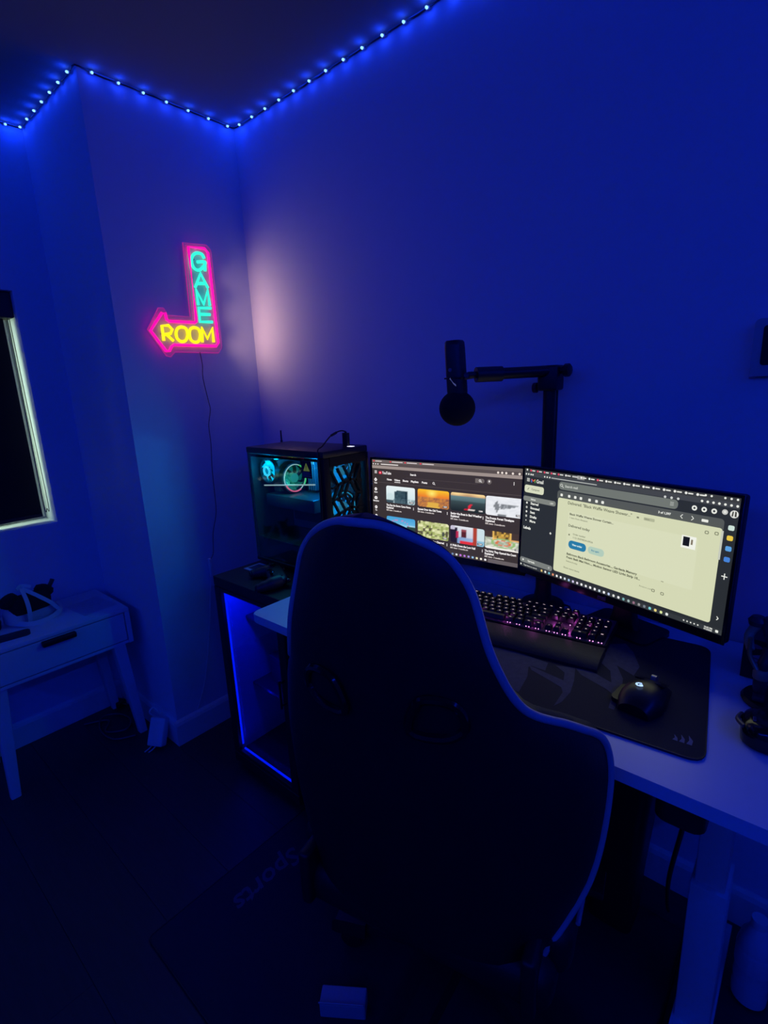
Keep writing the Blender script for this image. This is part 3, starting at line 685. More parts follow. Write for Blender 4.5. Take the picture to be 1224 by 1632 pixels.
# --- left display image (dark video grid) ---
def left_image():
    k = 1/1.10
    s = Screen(.543, .285)
    def V(v): return (v+.022)/1.022
    def U(u): return u*k
    BG = (58, 50, 49)
    s.rect(0, 0, 1, 1, BG, 0)
    s.rect(0, V(.965), 1, 1, (110, 100, 96), 1); s.rect(0, V(.93), 1, V(.965), (88, 78, 75), 1); s.rect(0, V(.895), 1, V(.93), (158, 144, 138), 1)
    W = (250, 245, 245); RD = (230, 60, 80)
    for u, n in ((.01, .07), (.15, .11), (.27, .1), (.39, .11)):
        s.rect(U(u), V(.975), U(u+.012), V(.99), RD, 3); s.rect(U(u+.018), V(.978), U(u+.018+n*.8), V(.986), (235, 225, 225), 3, .01)
    s.rect(U(.075), V(.943), U(.22), V(.953), (240, 232, 228), 3, .01)
    for u in (.01, .03, .05): s.disc(U(u), V(.947), .008, W, 3, 8)
    for u in (.93, .955, .98, 1.02, 1.06): s.disc(U(u), V(.945), .012, (238, 225, 215), 3, 10)
    for q in (-1, 0, 1): s.line([(U(.020), V(.851+q*.013)), (U(.040), V(.851+q*.013))], .006, W)
    s.rect(U(.056), V(.828), U(.082), V(.862), (230, 50, 75), 3, .012); s.poly([(U(.065), V(.838)), (U(.075), V(.845)), (U(.065), V(.852))], W, 4)
    s.text(U(.086), V(.845), 'YouTube', .043, W, 5, .0012, wid=.075*k)
    s.text(U(.315), V(.849), 'Search', .030, W, 4, .001)
    s.rect(U(.28), V(.807), U(.80), V(.809), (95, 85, 84), 2)
    s.rect(U(.785), V(.82), U(.845), V(.868), (110, 102, 100), 2, .024); s.rect(U(.785), V(.82), U(.81), V(.868), (110, 102, 100), 2)
    def ring(u, v, r, wd, col, l=3):
        s.line([(u+r*math.cos(2*PI*q/14)/(s.W/s.H), v+r*math.sin(2*PI*q/14)) for q in range(15)], wd, col, l)
    ring(U(.816), V(.846), .010, .005, W); s.line([(U(.821), V(.838)), (U(.828), V(.830))], .005, W)
    s.disc(U(.876), V(.843), .026, (105, 97, 95), 2); s.rect(U(.872), V(.836), U(.880), V(.858), W, 3, .008)
    for q in (-1, 0, 1): s.disc(U(1.029), V(.844+q*.012), .0045, W, 3, 8)
    for (nm, v) in (('Home', .756), ('Shorts', .642), ('Subscriptions', .535), ('You', .419), ('History', .311)):
        s.disc(U(.028), V(v), .019, W, 3)
        if nm == 'Home': s.poly([(U(.014), V(v)), (U(.042), V(v)), (U(.028), V(v+.027))], W, 3)
        if nm == 'Subscriptions': s.rect(U(.016), V(v-.016), U(.040), V(v+.012), W, 4, .004)
        s.disc(U(.028), V(v), .006, BG, 5, 8)
        wd = {'Home': .024, 'Shorts': .028, 'Subscriptions': .05, 'You': .016, 'History': .03}[nm]
        s.text(U(.028-wd/2), V(v-.038), nm, .024, W, 4, .0010, wid=wd*k)
    for t, u, wd in (('Home', .125, .04), ('Videos', .187, .047), ('Shorts', .255, .045), ('Playlists', .32, .06), ('Posts', .405, .042)):
        s.text(U(u), V(.771), t, .030, W, 4, .0012, wid=wd*k)
    s.rect(U(.187), V(.742), U(.236), V(.749), W, 3)
    ring(U(.494), V(.774), .011, .005, W)
    s.line([(U(.499), V(.765)), (U(.506), V(.757))], .005, W)
    s.rect(0.0, V(.728), 1, V(.7305), (105, 95, 92), 2)
    cols = (.118, .373, .619, .857)
    pics = ((pic_snowhead, pic_sunset, pic_sea, pic_snow), (pic_beach, pic_garden, pic_hall, pic_court))
    titles = (('The Deadliest Snow Avalanche', 'Survived', 'A Golden Sky Over Town', ''), )
    for r, (v0, v1) in enumerate(((.495, .697), (.135, .328))):
        for c, u in enumerate(cols):
            u1 = u+.234
            s.pic(U(u), V(v0), min(.999, U(u1)), V(v1), pics[r][c])
            s.rect(U(u1-.045), V(v0+.014), min(.99, U(u1-.012)), V(v0+.036), (90, 90, 90), 3, .006)
            s.text(U(u1-.040), V(v0+.025), '12:04', .019, W, 4, .0008, wid=.024*k)
            two = (r, c) in ((0, 0), (0, 2), (0, 3), (1, 1), (1, 3))
            ln = (.20, .18, .215, .18, .20, .20, .175, .20)[r*4+c]
            s.text(U(u), V(v0-.033), ('The Day the Storm Came Home', 'Sunset Over the Old Town', 'Saving the Boat in Bad Weather', 'The Frozen Forest Timelapse', 'The Calm Bay at Low Tide', 'How the Old Garden Changed', 'A Walk Down the Long Hall', 'The Night They Opened the Court')[r*4+c], .031, W, 4, .0013, wid=ln*k)
            vv = v0-.064
            if two: s.text(U(u), V(vv), 'Explained', .031, W, 4, .0013, wid=.06*k); vv -= .031
            s.text(U(u), V(vv), '83K views - 3 months ago', .024, (225, 215, 212), 4, .0008, wid=.125*k)
            if u1-.01 < 1.05:
                for q in (-1, 0, 1): s.disc(U(u1-.012), V(v0-.043+q*.011), .0045, W, 3, 8)
    s.rect(0, 0, 1, V(.02), (66, 58, 58), 6); s.rect(U(.88), 0, 1, V(.02), (104, 96, 98), 7)
    tc_ = ((240, 240, 240), (235, 235, 240), (245, 240, 235), (120, 150, 190), (230, 235, 235), (205, 120, 225), (190, 120, 225), (175, 150, 235), (150, 200, 240), (240, 235, 190), (245, 240, 225), (245, 245, 245))
    for q, c in enumerate(tc_): s.rect(U(.545+q*.0282), V(-.010), U(.545+q*.0282+.014), V(.012), c, 8, .008)
    return s
# --- right display image (mail) ---
def right_image():
    s = Screen(.525, .272)
    def U(u): return (u-.0095)/.971
    def V(v): return (v-.061)/.896
    BG = (42, 46, 48); W = (232, 234, 226); PG = (212, 216, 180); MID = (72, 76, 76)
    s.rect(0, 0, 1, 1, BG, 0)
    s.rect(0, V(.925), 1, 1, (58, 60, 60), 1); s.rect(0, V(.89), 1, V(.925), (66, 69, 72), 1)
    s.rect(U(.318), V(.925), U(.356), V(.955), (150, 150, 146), 2)
    dots = [(235, 70, 100)]*5+[(230, 230, 225)]*2+[(235, 235, 230), (225, 235, 230), (240, 80, 110)]+[(235, 235, 230)]*10
    s.disc(U(.025), V(.945), .010, W, 3, 10)
    for q in range(20):
        u = .045+q*.0415
        if q == 6: s.rect(U(u-.003), V(.935), U(u+.03), V(.948), (190, 190, 188), 3); continue
        s.disc(U(u+.004), V(.942), .010, dots[q], 3, 10); s.rect(U(u+.011), V(.937), U(u+.030), V(.946), (225, 225, 218), 3, .004)
    for u in (.865, .885, .93, .95, .97): s.disc(U(u), V(.945), .008, W, 3, 8)
    for u in (.02, .035, .05, .062): s.disc(U(u), V(.907), .009, W, 3, 8)
    for u in (.135, .15, .165): s.disc(U(u), V(.905), .008, W, 3, 8)
    s.rect(U(.175), V(.900), U(.42), V(.907), (180, 184, 180), 3, .003)
    for q in range(7): s.disc(U(.855+q*.0195), V(.905), .009, W, 3, 10)
    for u in (.72, .745, .77): s.disc(U(u), V(.895), .010, (205, 208, 205), 3, 10)
    for q in (-1, 0, 1): s.line([(U(.026), V(.858+q*.011)), (U(.044), V(.858+q*.011))], .006, W)
    # mail envelope letter M emblem in four colours
    s.line([(U(.056), V(.838)), (U(.056), V(.868))], .008, (90, 140, 235)); s.line([(U(.056), V(.868)), (U(.067), V(.850))], .009, (225, 70, 60), 4)
    s.line([(U(.067), V(.850)), (U(.078), V(.868))], .009, (230, 120, 60), 5); s.line([(U(.078), V(.838)), (U(.078), V(.868))], .008, (110, 180, 90), 4)
    s.text(U(.086), V(.853), 'Gmail', .050, W, 4, .001, wid=.045)
    s.rect(U(.014), V(.745), U(.135), V(.812), (214, 218, 190), 2, .022)
    s.line([(U(.033), V(.770)), (U(.043), V(.788))], .006, (80, 84, 76)); s.text(U(.058), V(.778), 'Compose', .026, (95, 98, 90), 4, .0004, wid=.052)
    s.rect(U(.0095), V(.668), U(.21), V(.712), (128, 132, 126), 2, .02); s.text(U(.058), V(.690), 'Inbox', .026, W, 4, .0008); s.text(U(.175), V(.688), '1,251', .020, W, 4, .0006)
    for nm, v in (('Starred', .652), ('Snoozed', .612), ('Sent', .573), ('Drafts', .533), ('More', .493)):
        s.disc(U(.034), V(v), .011 if nm != 'More' else .006, W, 3, 10); s.disc(U(.034), V(v), .005, BG if nm in ('Snoozed', 'Drafts') else W, 4, 8)
        s.text(U(.058), V(v), nm, .033, W, 4, .0014)
    s.text(U(.02), V(.425), 'Labels', .038, W, 4, .0016); s.line([(U(.185), V(.43)), (U(.197), V(.43))], .007, W); s.line([(U(.191), V(.419)), (U(.191), V(.441))], .007, W)
    s.rect(U(.222), V(.822), U(.772), V(.886), (112, 118, 112), 2, .03)
    s.line([(U(.236+.006*math.cos(2*PI*q/12)), V(.857+.010*math.sin(2*PI*q/12))) for q in range(13)], .004, W); s.line([(U(.241), V(.849)), (U(.248), V(.838))], .005, W)
    s.text(U(.256), V(.853), 'Search mail', .030, (205, 208, 200), 4, .0006)
    for q in (-1, 0, 1): s.line([(U(.742), V(.855+q*.010)), (U(.756), V(.855+q*.010))], .004, (190, 194, 188))
    s.rect(U(.216), V(.742), U(.938), V(.812), (84, 88, 86), 2, .025); s.rect(U(.216), V(.742), U(.938), V(.78), (84, 88, 86), 2)
    for u in (.24, .282, .315, .345, .39, .425, .455):
        s.rect(U(u-.006), V(.766), U(u+.007), V(.788), W, 3, .006)
    s.text(U(.70), V(.782), '3 of 1,597', .024, W, 4, .0009)
    for u, d in ((.79, -1), (.83, 1)): s.line([(U(u+.004*-d), V(.796)), (U(u+.004*d), V(.782)), (U(u-.004*d), V(.768))], .005, W)
    s.rect(U(.862), V(.772), U(.885), V(.790), W, 3, .004)
    s.rect(U(.222), V(.119), U(.936), V(.752), PG, 3, .02)
    DK = (88, 92, 70); MD = (128, 132, 106)
    s.text(U(.278), V(.722), 'Delivered: "Black Waffle Weave Shower..."', .038, DK, 4, .0005, wid=.325)
    s.rect(U(.615), V(.710), U(.625), V(.722), MD, 4); s.rect(U(.645), V(.705), U(.69), V(.727), (178, 182, 150), 4, .006); s.text(U(.649), V(.716), 'Inbox', .017, DK, 5)
    s.rect(U(.285), V(.30), U(.86), V(.655), (216, 220, 186), 4, .01)
    s.text(U(.292), V(.634), 'Black Waffle Weave Shower Curtain...', .026, DK, 5, .0008, wid=.23)
    s.text(U(.292), V(.604), '1 item from Amazon', .022, MD, 5, .0003, wid=.10)
    s.text(U(.290), V(.538), 'Delivered today', .034, DK, 5, .0006, wid=.118)
    s.disc(U(.298), V(.462), .009, MD, 5, 10); s.text(U(.318), V(.474), 'Order number', .022, MD, 5, .0004, wid=.07); s.text(U(.318), V(.446), '112-3059824-0926', .022, MD, 5, .0004, wid=.11)
    s.rect(U(.298), V(.350), U(.393), V(.418), (40, 122, 165), 5, .034); s.text(U(.318), V(.385), 'View order', .023, (205, 228, 228), 6, .0012)
    s.rect(U(.403), V(.352), U(.484), V(.412), (178, 204, 186), 5, .03); s.text(U(.42), V(.383), 'Buy again', .021, (80, 140, 165), 6, .0006)
    s.text(U(.292), V(.298), 'Bathroom Black Bathroom Accessories..., Gardenia Memory', .027, DK, 5, .0010, wid=.36)
    s.text(U(.292), V(.268), 'Foam Bath Mat Non..., Motion Sensor LED Light Strip 10...', .027, DK, 5, .0010, wid=.375)
    s.text(U(.292), V(.235), 'Delivered today', .019, MD, 5, .0003)
    s.text(U(.280), V(.175), 'Show more items', .022, MD, 4, .0004, wid=.09)
    s.rect(U(.800), V(.575), U(.853), V(.66), (240, 242, 232), 5); s.rect(U(.806), V(.590), U(.830), V(.652), (22, 24, 26), 6); s.rect(U(.835), V(.605), U(.842), V(.64), (130, 120, 100), 6)
    for u, v in ((.885, .707), (.918, .712), (.715, .215), (.752, .212)):
        s.rect(U(u-.007), V(v-.010), U(u+.007), V(v+.012), MD, 5, .008); s.rect(U(u-.004), V(v-.005), U(u+.004), V(v+.007), PG, 6, .004)
    s.text(U(.655), V(.22), 'Amazon.com', .020, MD, 5); s.line([(U(.742), V(.30)), (U(.752), V(.30))], .005, MD, 5)
    s.rect(U(.933), V(.55), U(.940), V(.738), (196, 200, 186), 6)
    for u, v, c in ((.832, .852, W), (.866, .852, W), (.90, .852, W), (.935, .858, (200, 200, 196))): s.disc(U(u), V(v), .019, c, 3, 16); s.disc(U(u), V(v), .008, BG if c == W else W, 4, 10)
    s.disc(U(.965), V(.853), .027, (225, 225, 220), 3, 18); s.poly([(U(.957), V(.838)), (U(.962), V(.838)), (U(.963), V(.868)), (U(.959), V(.870))], (60, 60, 50), 4); s.poly([(U(.967), V(.838)), (U(.973), V(.838)), (U(.972), V(.868)), (U(.967), V(.872))], (60, 60, 50), 4)
    for v, c in ((.765, (205, 225, 215)), (.700, (235, 200, 70)), (.632, (90, 160, 225)), (.562, (70, 130, 215))): s.rect(U(.952), V(v-.016), U(.972), V(v+.016), c, 3, .010)
    s.line([(U(.952), V(.45)), (U(.972), V(.45))], .007, W); s.line([(U(.962), V(.43)), (U(.962), V(.47))], .007, W)
    s.line([(U(.956), V(.178)), (U(.962), V(.166)), (U(.956), V(.154))], .006, W)
    s.rect(U(.0095), V(.100), U(.215), V(.148), (122, 126, 122), 3, .022); s.text(U(.06), V(.124), 'Upgrade', .026, W, 4, .0008); s.disc(U(.03), V(.124), .010, W, 4, 8); s.disc(U(.195), V(.124), .010, (180, 182, 178), 4, 10)
    s.rect(0, 0, 1, V(.095), (52, 56, 58), 6)
    s.text(U(.035), V(.078), 'Type here to search', .020, (205, 205, 200), 7, .0005, wid=.09); s.disc(U(.018), V(.079), .009, W, 7, 8)
    cc = [(230, 200, 120), (235, 235, 230), (120, 200, 215), (235, 150, 110), (245, 245, 240), (240, 240, 240), (220, 230, 235), (170, 200, 235), (215, 205, 240), (230, 220, 235), (245, 245, 245), (235, 235, 235), (245, 245, 245), (250, 250, 250), (200, 215, 225), (245, 245, 250), (190, 205, 240), (225, 225, 220), (235, 235, 235), (120, 180, 180), (160, 180, 180), (150, 110, 130), (150, 150, 150), (120, 130, 140), (120, 210, 215), (235, 215, 130), (220, 230, 160), (230, 235, 230)]
    for q, c in enumerate(cc):
        u = .148+q*.0232; s.rect(U(u), V(.068), U(u+.0105), V(.088), c, 7, .008)
    for q in range(5): s.disc(U(.845+q*.013), V(.078), .006, (225, 225, 220), 7, 8)
    s.text(U(.918), V(.084), '10:42 PM', .016, W, 7, .0006, wid=.03); s.text(U(.918), V(.070), '4/12/2025', .016, W, 7, .0006, wid=.03); s.rect(U(.958), V(.070), U(.968), V(.088), W, 7, .004)
    return s
def monitor(label, loc, rz, W, Hh, bez, chin, img, tilt, stand_h, brand=False, legs='round'):
    t = thing('monitor', label, 'monitor', (loc[0], loc[1], DZ), rz)
    tl = Matrix.Translation((0, 0, stand_h)) @ Matrix.Rotation(-tilt, 4, 'X')
    Wt, Ht = W+2*bez, Hh+bez+chin
    bm = B(); box(bm, -Wt/2, Wt/2, .0, .022, 0, Ht, .006, 3, tl); shell = obj('shell', bm, BLACKP, t, True)
    bm = B(); box(bm, -Wt/2+.05, Wt/2-.05, .018, .045, .03, Ht-.05, .014, 3, tl); obj('rear_housing', bm, BLACKP, t, True)
    bm = B()
    for a, b2, c, d in ((-Wt/2, -Wt/2+bez, 0, Ht), (Wt/2-bez, Wt/2, 0, Ht), (-Wt/2+bez, Wt/2-bez, 0, chin), (-Wt/2+bez, Wt/2-bez, Ht-bez, Ht)): box(bm, a, b2, -.003, .001, c, d, .0008, 1, tl)
    bz = obj('bezel', bm, BLACKG, t, True)
    if brand:
        tb = text_bm('msi', .016, 'CENTER', .0006)
        for v in tb.verts: v.co = tl @ Vector((v.co.x, -.0034, chin/2+v.co.y))
        obj('maker_mark', tb, mat('mark_grey', (.12, .12, .13), .4), bz)
    im = img.build(t); im.matrix_local = tl @ Matrix.Translation((0, -.0005, chin)); 
    # stand
    if legs == 'round':
        bm = B(); lathe(bm, [(.0, 0), (.100, 0), (.102, .004), (.098, .009), (.03, .013), (.0, .013)], 40, (0, -.025, 0)); obj('stand_base', bm, BLACKP, t, True)
        bm = B(); box(bm, -.022, .022, .048, .062, .01, stand_h+.14, .006, 3); box(bm, -.03, .03, .030, .062, stand_h+.10, stand_h+.15, .006, 2); obj('stand_neck', bm, BLACKP, t, True)
    else:
        bm = B()
        prism(bm, rrect(-.09, .09, .035, .155, .02, 5), .0, .010)
        obj('stand_base', bm, BLACKP, t, True)
        bm = B(); loft(bm, [[Vector((a*k, .095+b2, z)) for a, b2 in rrect(-.03, .03, -.012, .012, .008, 3)] for k, z in ((1.5, .0), (1.1, .03), (.8, .07), (.8, stand_h+.16))]); box(bm, -.03, .03, .04, .095, stand_h+.11, stand_h+.16, .005, 2); obj('stand_neck', bm, BLACKP, t, True)
    return t
RI = right_image(); LI = left_image()
# right display: bottom centre of shell at (1.507,-.173,.872), yaw -17.4 deg
monitor('black monitor on the right of the desk showing an email page', (1.507, -.173), -.304, RI.W, RI.H, .0065, .018, RI, .046, .872-DZ, True, 'legs')
LX = 1.87+(.897-1.87)*.9375 + (.543/2-.527*.9375/2)*math.cos(.07)
monitor('black monitor in the corner beside the computer tower showing a grid of video thumbnails', (LX, -.083), .055, LI.W, LI.H, .007, .020, LI, .04, 1.385+(.846-1.385)*.9375-.024-DZ-.006, False, 'round')

# ================= MOUSE PAD =================
pad = thing('desk_pad', 'large black desk pad with grey curved graphic and small sail logo in its corner', 'mouse pad', (1.43, -.29, DZ))
PADM = mat('pad_cloth', (.016, .017, .022), .8, bump=.4, bscale=900)
PG_ = mat('pad_print_grey', (.085, .085, .10), .85, bump=.4, bscale=700, var=.35)
pc4 = [(1.722, -.078), (1.782, -.502), (1.02, -.560), (1.00, -.14)]
def round_poly(P, r, n=5):
    out = []
    for i in range(len(P)):
        p, a, c = Vector(P[i]), Vector(P[i-1]), Vector(P[(i+1) % len(P)])
        u, v = (a-p).normalized(), (c-p).normalized()
        for k in range(n+1):
            t = k/n; q = (p+u*r)*(1-t)**2+p*2*t*(1-t)+(p+v*r)*t*t; out.append((q.x, q.y))
    return out
pc4 = [(x-1.43, y+.29) for x, y in pc4]
bm = B(); prism(bm, round_poly(pc4, .03), .0002, .0042); obj('pad_sheet', bm, PADM, pad)
bm = B(); tube(bm, [(x, y, .0036) for x, y in round_poly(pc4, .03)], .0013, 6, closed=True); obj('stitched_edge', bm, BLACKP, pad, True)
gr = [[(1.322, -.365), (1.384, -.353), (1.438, -.357), (1.457, -.358), (1.465, -.392), (1.433, -.391), (1.43, -.399), (1.445, -.436), (1.456, -.499), (1.442, -.497), (1.36, -.48), (1.30, -.44)],
      [(1.429, -.392), (1.511, -.405), (1.501, -.375), (1.474, -.358), (1.512, -.343), (1.528, -.392), (1.538, -.438), (1.537, -.48), (1.53, -.501), (1.526, -.447), (1.517, -.432), (1.44, -.406)],
      [(1.512, -.343), (1.542, -.335), (1.591, -.355), (1.575, -.311), (1.55, -.29), (1.535, -.195), (1.565, -.169), (1.591, -.201), (1.619, -.258), (1.619, -.301), (1.579, -.28), (1.605, -.326), (1.618, -.377), (1.624, -.445), (1.614, -.445), (1.605, -.395), (1.591, -.385), (1.531, -.362)],
      [(1.13, -.47), (1.22, -.45), (1.27, -.42), (1.25, -.50), (1.20, -.52)]]
for g in gr:
    bm = B(); prism(bm, [(x-1.43, y+.29) for x, y in g], .0042, .0045); obj('printed_graphic', bm, PG_, pad)
SL = mat('logo_grey', (.22, .22, .25), .7)
for k, (x, hgt) in enumerate(((0, .016), (.010, .021), (.021, .025))):
    bm = B(); A = math.radians(30); cx, cy = 1.728-1.43, -.470+.29
    pts = [(x, 0), (x+.008, -.0005), (x+.0065+k*.001, hgt*.5), (x+.001, hgt), (x+.003, hgt*.45)]
    prism(bm, [(cx+px*math.cos(.08)-py*math.sin(.08), cy+px*math.sin(.08)+py*math.cos(.08)) for px, py in pts], .0042, .0046); obj('logo_sail', bm, SL, pad)
# ================= KEYBOARD =================
kb = thing('keyboard', 'black mechanical keyboard with pink-lit keys and a wide wrist rest', 'keyboard', (1.555-.44*math.cos(.113), -.336-.44*math.sin(.113), DZ+.0044), .113)
KW = .44
bm = B(); prism(bm, rrect(0, KW, .088, .236, .008, 4), .004, .020); 
for x in (.03, KW-.03):
    for y in (.10, .22): box(bm, x-.012, x+.012, y-.006, y+.006, 0, .004)
obj('case', bm, BLACKP, kb)
bm = B(); box(bm, .004, KW-.004, .092, .232, .020, .0215, .0006, 1); obj('key_plate', bm, mat('brushed_plate', (.25, .16, .24), .35, metal=.6), kb)
bm = B(); loft(bm, [[Vector((x, y, z)) for y, z in ((0, 0), (.0, .006), (.006, .012), (.03, .019), (.07, .021), (.082, .019), (.084, 0))] for x in (0, KW)]); obj('wrist_rest', bm, mat('wrist_rubber', (.022, .022, .022), .55, bump=.4, bscale=500), kb, True)
CAP = mat('keycap', (.010, .010, .011), .4); LEG = glow('key_legend', (.9, .66, .78), .8)
capm = {}
def keycap(wu, style=0):
    key = (round(wu, 2), style)
    if key in capm: return capm[key]
    u = .01905; wd = wu*u-.0022; bm = bmesh.new()
    a, c = wd/2, .0084; a2, c2 = a-.0022, .0058
    lo = [bm.verts.new(p) for p in ((-a, -c, 0), (a, -c, 0), (a, c, 0), (-a, c, 0))]
    hi = [bm.verts.new(p) for p in ((-a2, -c2+.001, .0095), (a2, -c2+.001, .0095), (a2, c2+.001, .0095), (-a2, c2+.001, .0095))]
    for i in range(4): bm.faces.new((lo[i], lo[(i+1) % 4], hi[(i+1) % 4], hi[i]))
    mdl = [bm.verts.new((x*.8, y*.8+.0002, .0090)) for x, y in ((-a2, -c2), (a2, -c2), (a2, c2), (-a2, c2))]
    for i in range(4): bm.faces.new((hi[i], hi[(i+1) % 4], mdl[(i+1) % 4], mdl[i]))
    bm.faces.new(mdl)
    lw, lh = (.0032, .0030) if style == 0 else ((.0052, .0018) if style == 1 else (.0016, .0016))
    if style < 3:
        q = [bm.verts.new(p) for p in ((-lw/2, .0008, .00925), (lw/2, .0008, .00925), (lw/2, .0008+lh, .00925), (-lw/2, .0008+lh, .00925))]
        f = bm.faces.new(q); f.material_index = 1
        if style == 0:
            q = [bm.verts.new(p) for p in ((-.0006, .0014, .0094), (.0006, .0014, .0094), (.0006, .0022, .0094), (-.0006, .0022, .0094))]; bm.faces.new(q)
    me = bpy.data.meshes.new('key'); bm.normal_update(); bm.to_mesh(me); bm.free(); me.materials.append(CAP); me.materials.append(LEG)
    capm[key] = me; return me
dotb = B()
def place_key(xu, row, wu, style=0, tall=0):
    u = .01905; x = .0055+(xu+wu/2)*u; y = .105+row*u+(.004 if row >= 5 else 0)
    o = bpy.data.objects.new('key', keycap(wu, style)); COL.objects.link(o); o.parent = kb
    o.location = (x, y, .0245+.0012*row); o.rotation_euler = (-.04+.03*row, 0, 0)
    if tall: o.scale.y = 2.13; o.location.y += u/2
    # visible under-key lamp just in front of the cap
    if row in (0, 2) or random.random() < .35:
        for dx in ((-.003, .004) if row == 0 else (0,)):
            cyl(dotb, (x+dx, y-.0090, .0215), (x+dx, y-.0090, .0228), .0011, n=8)
rows = {5: [(0, 1)]+[(2+i, 1) for i in range(4)]+[(6.5+i, 1) for i in range(4)]+[(11+i, 1) for i in range(4)],
        4: [(i, 1) for i in range(13)]+[(13, 2)], 3: [(0, 1.5)]+[(1.5+i, 1) for i in range(12)]+[(13.5, 1.5)],
        2: [(0, 1.75)]+[(1.75+i, 1) for i in range(11)]+[(12.75, 2.25)], 1: [(0, 2.25)]+[(2.25+i, 1) for i in range(10)]+[(12.25, 2.75)],
        0: [(0, 1.25), (1.25, 1.25), (2.5, 1.25), (3.75, 6.25), (10, 1.25), (11.25, 1.25), (12.5, 1.25), (13.75, 1.25)]}
for r, ks in rows.items():
    for xu, wu in ks: place_key(xu, r, wu, 3 if wu > 5 else (1 if wu > 1 or r == 5 else 0))
for r in (5, 4, 3):
    for i in range(3): place_key(15.25+i, r, 1, 1)
place_key(16.25, 1, 1, 2)
for i in range(3): place_key(15.25+i, 0, 1, 2)
for i in range(4): place_key(18.5+i, 4, 1, 0)
for r in (3, 2, 1):
    for i in range(3): place_key(18.5+i, r, 1, 0)
place_key(21.5, 2, 1, 1, 1); place_key(21.5, 0, 1, 1, 1); place_key(18.5, 0, 2, 1); place_key(20.5, 0, 1, 2)
kl = obj('key_lamps', dotb, glow('key_lamp', (.95, .35, .85), 2.4), kb); kl['kind'] = 'stuff'
for x, y in ((.31, .15), (.345, .13), (.345, .19), (.39, .15), (.20, .10), (.27, .10), (.12, .10)): light('POINT', (x, y, .034), .009, (.9, .15, .9), kb, .006)
bm = B(); tube(bm, [(.30, .236, .012), (.31, .27, .01), (.30, .30, .006), (.26, .31, .004)], .0025, 6, sub=5); obj('cable', bm, BLACKP, kb, True)

# ================= MOUSE =================
ms = thing('computer_mouse', 'black gaming mouse with a glowing pale logo on the desk pad', 'mouse', (1.664, -.382, DZ+.0044), -.10)
def mouse_ring(y):
    t = (y+.062)/.124; wdt = .036-.010*abs(2*t-1)**2.2+.003*math.sin(t*6); ht = .040*math.sin(PI*min(1, max(.0, t*.86+.12)))**.7
    out = []
    for k in range(17):
        a = PI*k/16; cx = math.cos(a)*wdt*(1.12 if math.cos(a) < 0 and t < .6 else 1); out.append(Vector((cx, y, .002+ht*math.sin(a)**.75)))
    return out
bm = B(); loft(bm, [mouse_ring(-.062+.124*i/18) for i in range(19)]); body = obj('mouse_body', bm, mat('mouse_shell', (.012, .012, .013), .35, bump=.05), ms, True)
bm = B(); prism(bm, rrect(-.052, -.024, -.045, .02, .012, 4), .001, .010); obj('thumb_rest', bm, BLACKP, ms, True)
bm = B(); cyl(bm, (-.0045, .034, .0315), (.0045, .034, .0315), .0095, n=20); obj('scroll_wheel', bm, mat('wheel_metal', (.35, .35, .36), .3, metal=.8), ms, True)
for s in (-1, 1):
    bm = B(); prism(bm, [(s*.003, .008), (s*.027, .010), (s*.022, .058), (s*.004, .061)], .0, .0022, Matrix.Translation((0, 0, .041)) @ Matrix.Rotation(-.42, 4, 'X')); obj('mouse_button', bm, BLACKG, ms)
gb = text_bm('G', .017, 'CENTER', .0010)
for v in gb.verts: v.co = Matrix.Translation((-.008, -.022, .0436)) @ Matrix.Rotation(.55, 4, 'Z') @ v.co
obj('lit_logo', gb, glow('logo_blue', (.35, .55, 1), 1.6), ms)

# ================= MICROPHONE ON BOOM =================
ma = thing('boom_stand', 'black pole and boom arm rising from the desk behind the monitors', 'stand', (1.312, -.062, DZ))
bm = B(); lathe(bm, [(0, 0), (.058, 0), (.060, .004), (.056, .010), (.026, .018), (.020, .05), (.020, .08), (0, .08)], 32); obj('base', bm, BLACKP, ma, True)
PT = 1.402-DZ
bm = B(); cyl(bm, (0, 0, .06), (.0, 0, PT-.02), .0155, .0155, 24); obj('pole', bm, BLACKM, ma, True)
bm = B(); box(bm, -.024, .028, -.024, .024, PT-.04, PT+.022, .006, 3); cyl(bm, (.022, 0, PT+.008), (.040, 0, PT+.010), .009, n=16); lathe(bm, [(.010, 0), (.016, .004), (.016, .016), (.010, .020)], 8, (0, 0, 0), Matrix.Translation((.034, 0, PT+.008)) @ Matrix.Rotation(PI/2, 4, 'Y')); obj('pivot_joint', bm, BLACKP, ma, True)
bm = B(); lathe(bm, [(.006, 0), (.013, .003), (.013, .012), (.006, .015)], 10, (0, 0, 0), Matrix.Translation((-.026, -.01, PT-.032)) @ Matrix.Rotation(-PI/2, 4, 'Y')); obj('lock_knob', bm, mat('knob_red', (.10, .015, .02), .4), ma, True)
mx_, my_ = 1.188-1.312, -.215+.062
bm = B(); cyl(bm, (.012, 0, PT+.008), (mx_*.86, my_*.86, PT+.006), .014, n=20); obj('boom', bm, BLACKM, ma, True)
bm = B(); cyl(bm, (mx_*.66, my_*.66, PT+.006), (mx_, my_, PT+.006), .0185, n=20); cyl(bm, (mx_*.96, my_*.96, PT+.006), (mx_*1.1, my_*1.1, PT+.006), .008, n=12); obj('boom_sleeve', bm, BLACKP, ma, True)
bm = B(); tube(bm, [(.012, .020, PT-.03), (.012, .0185, PT-.2), (.010, .019, .2), (.012, .022, .03)], .003, 6, sub=6); obj('cable', bm, BLACKP, ma, True)
mc = thing('microphone', 'black microphone hanging upside down with a round foam windscreen', 'microphone', (1.146, -.236, 1.30))
